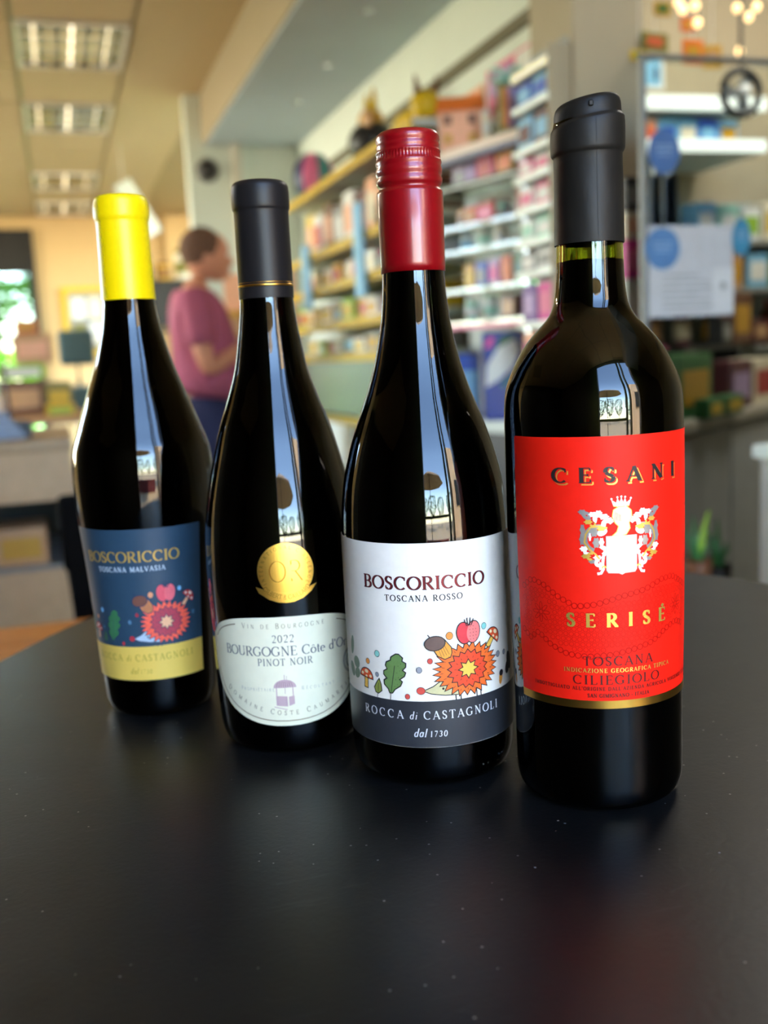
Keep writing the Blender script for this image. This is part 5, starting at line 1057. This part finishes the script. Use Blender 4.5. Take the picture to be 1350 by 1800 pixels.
for k, (x, y) in enumerate(((1200, 16), (1222, 10), (1226, 40), (1296, 14), (1316, 30), (1330, 12), (1300, 90), (1192, 4))):
    p = hit(x, y, PY(2.35 + .045 * k)); t = thing('fairy_bulb', 'small glowing warm bulb on a string, %s of the cluster at upper right' % nth[k].replace('nearest', 'first'), 'bulb', (p.x, 2.35 + .045 * k, p.z), 0, 'warm bulbs at upper right'); blob('glass_bulb', .0105, (0, 0, 0), mat('warm_bulb', (255, 214, 150), .4, emit=2.6), t, (1, 1, 1.2)); bm = bmesh.new(); tube(bm, [(0, 0, .012), (0, 0, 2.76 - p.z)], .0015, 5); obj('wire', bm, cm('black'), t)
a, w, h = seat(PY(3.34), 1133, 104, 1164, 150)
t = thing('small_poster', 'small pale blue poster on the alcove wall beside the column', 'poster', (a.x, 3.348, a.z)); box('poster_sheet', -w/2, w/2, -.002, 0, 0, h, cm('sky'), t); box('print_block', w * .1, w * .3, -.004, -.002, h * .2, h * .7, cm('navy'), t); box('paper_border', -w/2 - .012, w/2 + .012, -.001, .001, -.012, h + .012, cm('white'), t)
# plants standing in front of the counter, beyond the table
for k, (px, py, hh, lab) in enumerate(((1226, 900, .22, 'green spiky plant in front of the grey counter, left one'), (1262, 915, .19, 'darker spiky plant in front of the grey counter, right one'))):
    p = hit(px, py, PY(1.85 + .1 * k)); t = thing('potted_plant', lab, 'plant', (p.x, 1.85 + .1 * k, 0))
    bm = bmesh.new(); lathe(bm, [(0, 0), (0, .03), (p.z - .18, .02), (p.z - .12, .03), (p.z - .1, .03), (p.z - .11, .025), (p.z - .13, 0)], 24); obj('planter', bm, cm('black' if k else 'brown'), t, True)
    for q in range(5):
        a = q * 1.3 + k; bm = bmesh.new(); L = .13 * (1 - .12 * q); pts = [(0, 0, p.z - .13), (.012 * math.cos(a), .012 * math.sin(a), p.z - .13 + L * .6), (.028 * math.cos(a), .028 * math.sin(a), p.z - .13 + L)]
        tube(bm, pts, .011 - .001 * q, 8, .002); obj('leaf_blade', bm, cm('lime' if (q == 0 and not k) else 'green'), t, True)
t = thing('counter_post', 'pale grey square post at the right edge beside the counter', 'post', (1.245, 1.60, 0)); box('post_shaft', -.0, .3, -.02, .02, .02, .905, mat('pale_post', (166, 164, 156), .4), t, .004); box('post_cap', -.01, .31, -.03, .03, .905, .93, white_m, t, .003); box('foot_plate', -.02, .32, -.05, .05, 0, .02, steel_m, t, .002)

# ---- left side
t = thing('service_counter', 'beige fronted counter at the left edge with an open shelf', 'counter', (-.28, 2.75, 0))
box('worktop', -1.2, .3, 0, .6, .93, .96, mat('beige_top', (176, 150, 116), .5), t, .004); box('front_fascia', -1.2, .29, .01, .03, .80, .93, mat('beige_front', (200, 170, 134), .6), t, .003)
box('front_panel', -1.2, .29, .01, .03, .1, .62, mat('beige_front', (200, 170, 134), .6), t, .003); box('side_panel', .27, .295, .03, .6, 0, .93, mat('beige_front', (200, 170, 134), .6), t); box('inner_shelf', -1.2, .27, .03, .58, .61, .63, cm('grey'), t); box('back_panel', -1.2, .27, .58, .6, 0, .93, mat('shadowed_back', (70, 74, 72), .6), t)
t = thing('folded_cloth', 'pale blue grey folded cloth on the left counter', 'cloth', (-.27, 2.86, .9605), .25)
bm = bmesh.new()
for k in range(4):
    vs = add_box(bm, -.15 + .008 * k, .17 - .012 * k, -.05, .14 - .01 * k, .018 * k, .018 * k + .016)
bev(bm, .006); fo = obj('cloth_layers', bm, mat('blue_grey_cloth', (164, 180, 204), .9, var=.06, scale=30, bump=.4), t, True)
box('cloth_hem', .12, .19, -.045, .12, .0, .045, mat('slate_cloth', (84, 90, 98), .9), t, .008)
for lab, x, w, h, c, c2 in (('red and tan box on the inner shelf of the left counter', -.30, .14, .08, 'terracotta', 'pink'), ('tan box beside the red one on the inner shelf', -.13, .13, .1, 'tan', 'gold')):
    carton('storage_box', lab, 'box', (x, 2.80, .6305), w, .18, h, c, c2)
t = thing('folding_chair', 'black chair with a rounded padded back beside the left counter', 'chair', (.02, 1.95, 0), .1)
BC = mat('chair_black', (10, 10, 11), .9, spec=.1)
bm = bmesh.new(); add_box(bm, -.04, .045, 0, .03, .76, .905); bev(bm, .013, 3); obj('backrest', bm, BC, t, True)
bm = bmesh.new(); add_box(bm, -.03, .06, .006, .022, .50, .78); bev(bm, .004); obj('back_panel', bm, BC, t)
for x in (-.03, .04): bm = bmesh.new(); tube(bm, [(x, .018, .88), (x + .014, .026, .66), (x + .02, .0, .45), (x + .03, -.03, 0)], .012, 8); obj('leg', bm, BC, t, True)
bm = bmesh.new(); add_box(bm, -.12, .16, -.02, .34, .44, .48); bev(bm, .012); obj('seat', bm, BC, t)
for x in (-.1, .14): bm = bmesh.new(); tube(bm, [(x, .3, .44), (x, .33, 0)], .011, 8); obj('leg', bm, BC, t, True)
t = thing('side_table', 'orange brown wooden side table left of the black table', 'table', (-.2, 1.50, 0))
for k in range(4): box('plank', -.42, .26, -.24 + .12 * k, -.124 + .12 * k, .70, .722, mat('orange_wood', (206, 132, 58), .4, var=.2, scale=5, grain=(1, 14, 14)), t, .003)
for x in (-.38, .22):
    for y in (-.2, .2): box('leg', x - .015, x + .015, y - .015, y + .015, 0, .70, mat('orange_wood', (206, 132, 58), .4), t, .003)
carton('gift_bag', 'pink packet lying on the wooden side table', 'packet', (-.12, 1.30, .7225), .16, .09, .03, 'pink', 'magenta', .3)
# far left group beyond the counter
t = thing('office_chair', 'teal grey chair with separate back and seat near the yellow frame', 'chair', (.12, 6.1, 0))
bm = bmesh.new(); add_box(bm, -.10, .10, .1, .15, 1.16, 1.36); bev(bm, .03, 3); obj('backrest', bm, mat('teal_fabric', (72, 96, 100), .85), t, True)
bm = bmesh.new(); add_box(bm, -.12, .12, -.14, .12, .90, 1.04); bev(bm, .03, 3); obj('seat', bm, mat('teal_fabric', (72, 96, 100), .85), t, True)
bm = bmesh.new(); tube(bm, [(0, .13, 1.2), (0, .15, 1.05), (0, .05, .93)], .015, 8); obj('back_bracket', bm, cm('black'), t, True)
bm = bmesh.new(); lathe(bm, [(0, 0), (0, .2), (.03, .2), (.05, .03), (.9, .03), (.9, 0)], 24); obj('pedestal', bm, steel_m, t, True)
t = thing('yellow_frame', 'yellow framed notice board on the tan back wall', 'frame', (.46, 12.09, 1.30))
for b in ((-.34, .34, .68, .74), (-.34, .34, 0, .06), (-.34, -.28, .06, .68), (.28, .34, .06, .68)): box('frame_bar', b[0], b[1], -.03, 0, b[2], b[3], cm('yellow'), t, .004)
box('board', -.28, .28, -.012, 0, .06, .68, cm('grey'), t)
for k, c in enumerate(('olive', 'white', 'sky', 'white', 'cream', 'olive')): box('pinned_sheet', -.24 + .18 * (k % 3), -.1 + .18 * (k % 3), -.016, -.012, .12 + .28 * (k // 3), .34 + .28 * (k // 3), cm(c), t)
t = thing('hanging_sign', 'white panel hanging at a slant left of the person', 'sign', (.70, 8.2, 2.32)); bm = bmesh.new(); add_box(bm, -.07, .07, 0, .02, -.22, .22); bev(bm, .004); o = obj('panel_sheet', bm, white_m, t); o.rotation_euler = (0, -.5, 0)
bm = bmesh.new(); tube(bm, [(-.1, .01, .19), (-.1, .01, .46)], .003, 5); obj('cord', bm, cm('white'), t)
t = thing('wall_cabinet', 'dark wall cabinet top with yellow things above the person', 'cabinet', (.98, 8.6, 1.80)); box('cabinet_body', -.3, .3, 0, .3, -.35, .02, cm('black'), t, .01); box('door', -.29, -.01, -.012, 0, -.33, 0, mat('dark_door', (36, 32, 28), .4), t, .003); box('door', .01, .29, -.012, 0, -.33, 0, mat('dark_door', (36, 32, 28), .4), t, .003)
box('wall_bracket', -.25, .25, .3, 3.5, -.3, -.25, cm('black'), t)
for k, (x, c, c2, h) in enumerate(((-.24, 'yellow', 'black', .2), (-.08, 'gold', 'brown', .14), (.08, 'cream', 'olive', .24), (.22, 'yellow', 'white', .2))):
    tin('canister', '%s canister on the dark wall cabinet, %s from the left' % (c, nth[k].replace('nearest', 'first')), 'canister', (.98 + x, 8.62, 1.8205), .065, h, c, c2, 'canisters on the dark cabinet')
bm = bmesh.new(); lathe(bm, [(0, 0), (0, .06), (.02, .06), (.03, .045), (.055, .03), (.062, 0)], 24)
cd = thing('security_camera', 'small dark dome camera on the white partition', 'camera', (1.02, 6.699, 2.33)); o = obj('dome', bm, cm('black'), cd, True); o.rotation_euler = (PI / 2, 0, 0); bm = bmesh.new(); lathe(bm, [(0, 0), (0, .075), (.012, .075), (.012, .05)], 24); o = obj('mount_ring', bm, cm('grey'), cd, True); o.rotation_euler = (PI / 2, 0, 0)
for lab, x, y, z, w, h, c, c2 in (('lime green crate stacked near the doorway', -.16, 5.2, 1.10, .22, .07, 'lime', 'white'), ('brown box under the lime crate near the doorway', -.18, 5.2, .93, .24, .165, 'brown', 'tan'), ('tan box standing on the lime crate', -.10, 5.2, 1.172, .18, .14, 'tan', 'peach'), ('orange tub shaped box on top of the tan box', -.12, 5.2, 1.315, .1, .06, 'orange', 'gold'), ('yellow crate in front of the teal chair', .0, 4.9, .93, .13, .05, 'yellow', 'lime'), ('dark olive box standing behind the yellow crate', .0, 5.1, .93, .12, .15, 'olive', 'yellow')):
    carton('crate', lab, 'crate', (x, y, z + .001), w, .16, h, c, c2)
t = thing('display_table', 'long narrow table carrying crates near the back doorway', 'table', (-.1, 5.15, 0)); box('tabletop', -.32, .3, -.4, .4, .90, .93, cm('tan'), t, .004)
for x in (-.29, .27):
    for y in (-.36, .36): box('leg', x - .02, x + .02, y - .02, y + .02, 0, .90, cm('brown'), t)
t = thing('bottle_carton', 'white and mint stack of packs at the extreme left edge', 'packet', (-.30, 4.98, .931)); box('pack_body', -.07, .05, 0, .12, 0, .1, cm('white'), t, .008); box('pack_top', -.06, .04, .01, .11, .1, .16, cm('mint'), t, .008)
t = thing('leaning_pole', 'thin dark pole leaning beside the back doorway', 'pole', (-.2, 4.6, 0)); bm = bmesh.new(); tube(bm, [(.03, 0, 0), (-.03, .05, 1.52)], .009, 8); obj('pole_shaft', bm, cm('black'), t, True); blob('pole_knob', .014, (-.03, .05, 1.525), cm('grey'), t)

# ------------------------------------------------------------------ the man in the pink shirt
def skin(name, joints, edges, m, parent, sub=2, root=0):
    me = bpy.data.meshes.new(name); me.from_pydata([j[0] for j in joints], edges, [])
    o = bpy.data.objects.new(name, me); COL.objects.link(o); o.parent = parent
    sm_ = o.modifiers.new('skin', 'SKIN'); sm_.use_smooth_shade = True
    for i, j in enumerate(joints):
        r = j[1]; me.skin_vertices[0].data[i].radius = r if isinstance(r, tuple) else (r, r); me.skin_vertices[0].data[i].use_root = (i == root)
    ss = o.modifiers.new('sub', 'SUBSURF'); ss.levels = sub; ss.render_levels = sub
    dg = bpy.context.evaluated_depsgraph_get(); ev = o.evaluated_get(dg); nm = bpy.data.meshes.new_from_object(ev)
    o.modifiers.clear(); o.data = nm; nm.materials.clear(); nm.materials.append(m)
    for p in nm.polygons: p.use_smooth = True
    return o
SK = mat('skin_tone', (206, 142, 112), .55, var=.04, scale=10)
man = thing('person', 'man in a pink polo shirt and navy trousers looking down at a phone', 'person', (.66, 4.90, 0), 0)
# local +x is where he faces; -y towards the table
J = [((0, 0, .96), .10), ((-.01, 0, 1.14), .13), ((-.03, 0, 1.34), .13), ((-.02, 0, 1.46), .075), ((.02, 0, 1.53), .055),
     ((-.03, -.17, 1.42), .062), ((-.03, -.21, 1.20), .048), ((.0, -.20, 1.10), .044), ((.17, -.10, 1.20), .034), ((.22, -.06, 1.235), .03),
     ((-.03, .17, 1.42), .062), ((-.02, .21, 1.20), .048), ((.01, .20, 1.10), .044), ((.17, .06, 1.20), .034), ((.22, .02, 1.235), .03),
     ((0, -.09, .88), .085), ((.01, -.10, .50), .058), ((0, -.10, .10), .042), ((.09, -.10, .045), .036), ((0, .09, .88), .085), ((.0, .10, .50), .058), ((-.02, .10, .10), .042), ((.08, .10, .045), .036)]
Ed = [(0, 1), (1, 2), (2, 3), (3, 4), (2, 5), (5, 6), (6, 7), (7, 8), (8, 9), (2, 10), (10, 11), (11, 12), (12, 13), (13, 14), (0, 15), (15, 16), (16, 17), (17, 18), (0, 19), (19, 20), (20, 21), (21, 22)]
skin('body', [(p, (q * (.45, .45, .7)[i] if i < 3 else q)) for i, (p, q) in enumerate(J)], Ed, SK, man)
skin('polo_shirt', [((.01, 0, .95), (.20, .20)), ((.03, 0, 1.06), (.20, .20)), ((.01, 0, 1.22), (.165, .17)), ((-.03, 0, 1.36), (.14, .16)), ((-.02, 0, 1.45), (.085, .1)), ((-.03, -.17, 1.41), .085), ((-.035, -.205, 1.27), .08), ((-.03, -.215, 1.20), .075), ((-.03, .17, 1.41), .085), ((-.035, .205, 1.27), .08), ((-.03, .215, 1.20), .075)],
     [(0, 1), (1, 2), (2, 3), (3, 4), (3, 5), (5, 6), (6, 7), (3, 8), (8, 9), (9, 10)], mat('pink_polo_cotton', (166, 84, 108), .85, var=.06, scale=18, bump=.3), man)
skin('trousers', [((0, 0, 1.02), (.165, .18)), ((0, 0, .86), (.15, .17)), ((.0, -.095, .74), .10), ((.01, -.10, .48), .078), ((0, -.10, .12), .065), ((.0, .095, .74), .10), ((0, .10, .48), .078), ((-.02, .10, .12), .065)], [(0, 1), (1, 2), (2, 3), (3, 4), (1, 5), (5, 6), (6, 7)], mat('navy_cotton', (36, 42, 78), .85), man)
for y, x in ((-.10, 0), (.10, -.02)): skin('shoe', [((x - .03, y, .05), .048), ((x + .07, y, .042), .044), ((x + .17, y, .034), .034)], [(0, 1), (1, 2)], cm('black'), man)
hd = blob('head', .10, (.055, 0, 1.625), SK, man, (1.02, .78, 1.16)); hd.rotation_euler = (0, .5, 0)
hd2 = blob('jaw', .07, (.095, 0, 1.565), SK, hd, (.9, .72, .8)); hd2.parent = man; hd2.name = 'jaw'
for nm, loc, r, sc in (('nose', (.155, 0, 1.60), .019, (1.1, .7, 1.2)), ('ear', (.04, -.078, 1.615), .024, (.7, .3, 1.1)), ('ear', (.04, .078, 1.615), .024, (.7, .3, 1.1))): blob(nm, r, loc, SK, man, sc)
for y in (-.032, .032): blob('eye', .011, (.142, y, 1.628), cm('white'), man); 
blob('mouth', .016, (.142, 0, 1.558), mat('lip', (140, 70, 62), .6), man, (.5, 1.3, .35))
hr = blob('hair', .105, (.03, 0, 1.655), mat('short_brown_hair', (104, 76, 60), .9, var=.3, scale=90, bump=.6), man, (1.0, .84, 1.0))
for s in (-1, 1):
    y0 = -.045 if s < 0 else .005
    pj = [((.22, y0 if s < 0 else .02, 1.235), .026), ((.262, (y0 if s < 0 else .02) * .8, 1.255), (.030, .014))]
    jn = list(pj); ed = [(0, 1)]
    skin('hand', jn, ed, SK, man, 1)
    for f in range(4):
        L = (.05, .058, .054, .042)[f]; yy = (y0 if s < 0 else .02) - .018 + .012 * f; b = Vector((.275, yy, 1.258))
        bm = bmesh.new(); tube(bm, [b, b + Vector((L * .5, 0, .012)), b + Vector((L * .75, s * -.006, .028)), b + Vector((L * .7, s * -.012, .04))], .0085, 8, .006); obj('finger', bm, SK, man, True)
    bm = bmesh.new(); b = Vector((.245, (y0 if s < 0 else .02) + s * .02, 1.25)); tube(bm, [b, b + Vector((.02, s * .012, .016)), b + Vector((.045, s * .006, .03))], .0095, 8, .0075); obj('thumb', bm, SK, man, True)
bm = bmesh.new(); add_box(bm, -.004, .004, -.036, .036, -.075, .075); bev(bm, .003); ph = obj('phone_case', bm, cm('black'), None)
pt = thing('mobile_phone', 'black mobile phone held up by the man in pink', 'phone', (.66 + .318, 4.90 - .012, 1.315), 0); ph.parent = pt; ph.rotation_euler = (0, -.6, 0)
bm = bmesh.new(); add_box(bm, -.0052, -.0042, -.032, .032, -.07, .07); sc_ = obj('phone_screen', bm, mat('phone_screen_glass', (20, 26, 34), .1, emit=.3), pt); sc_.rotation_euler = (0, -.6, 0)
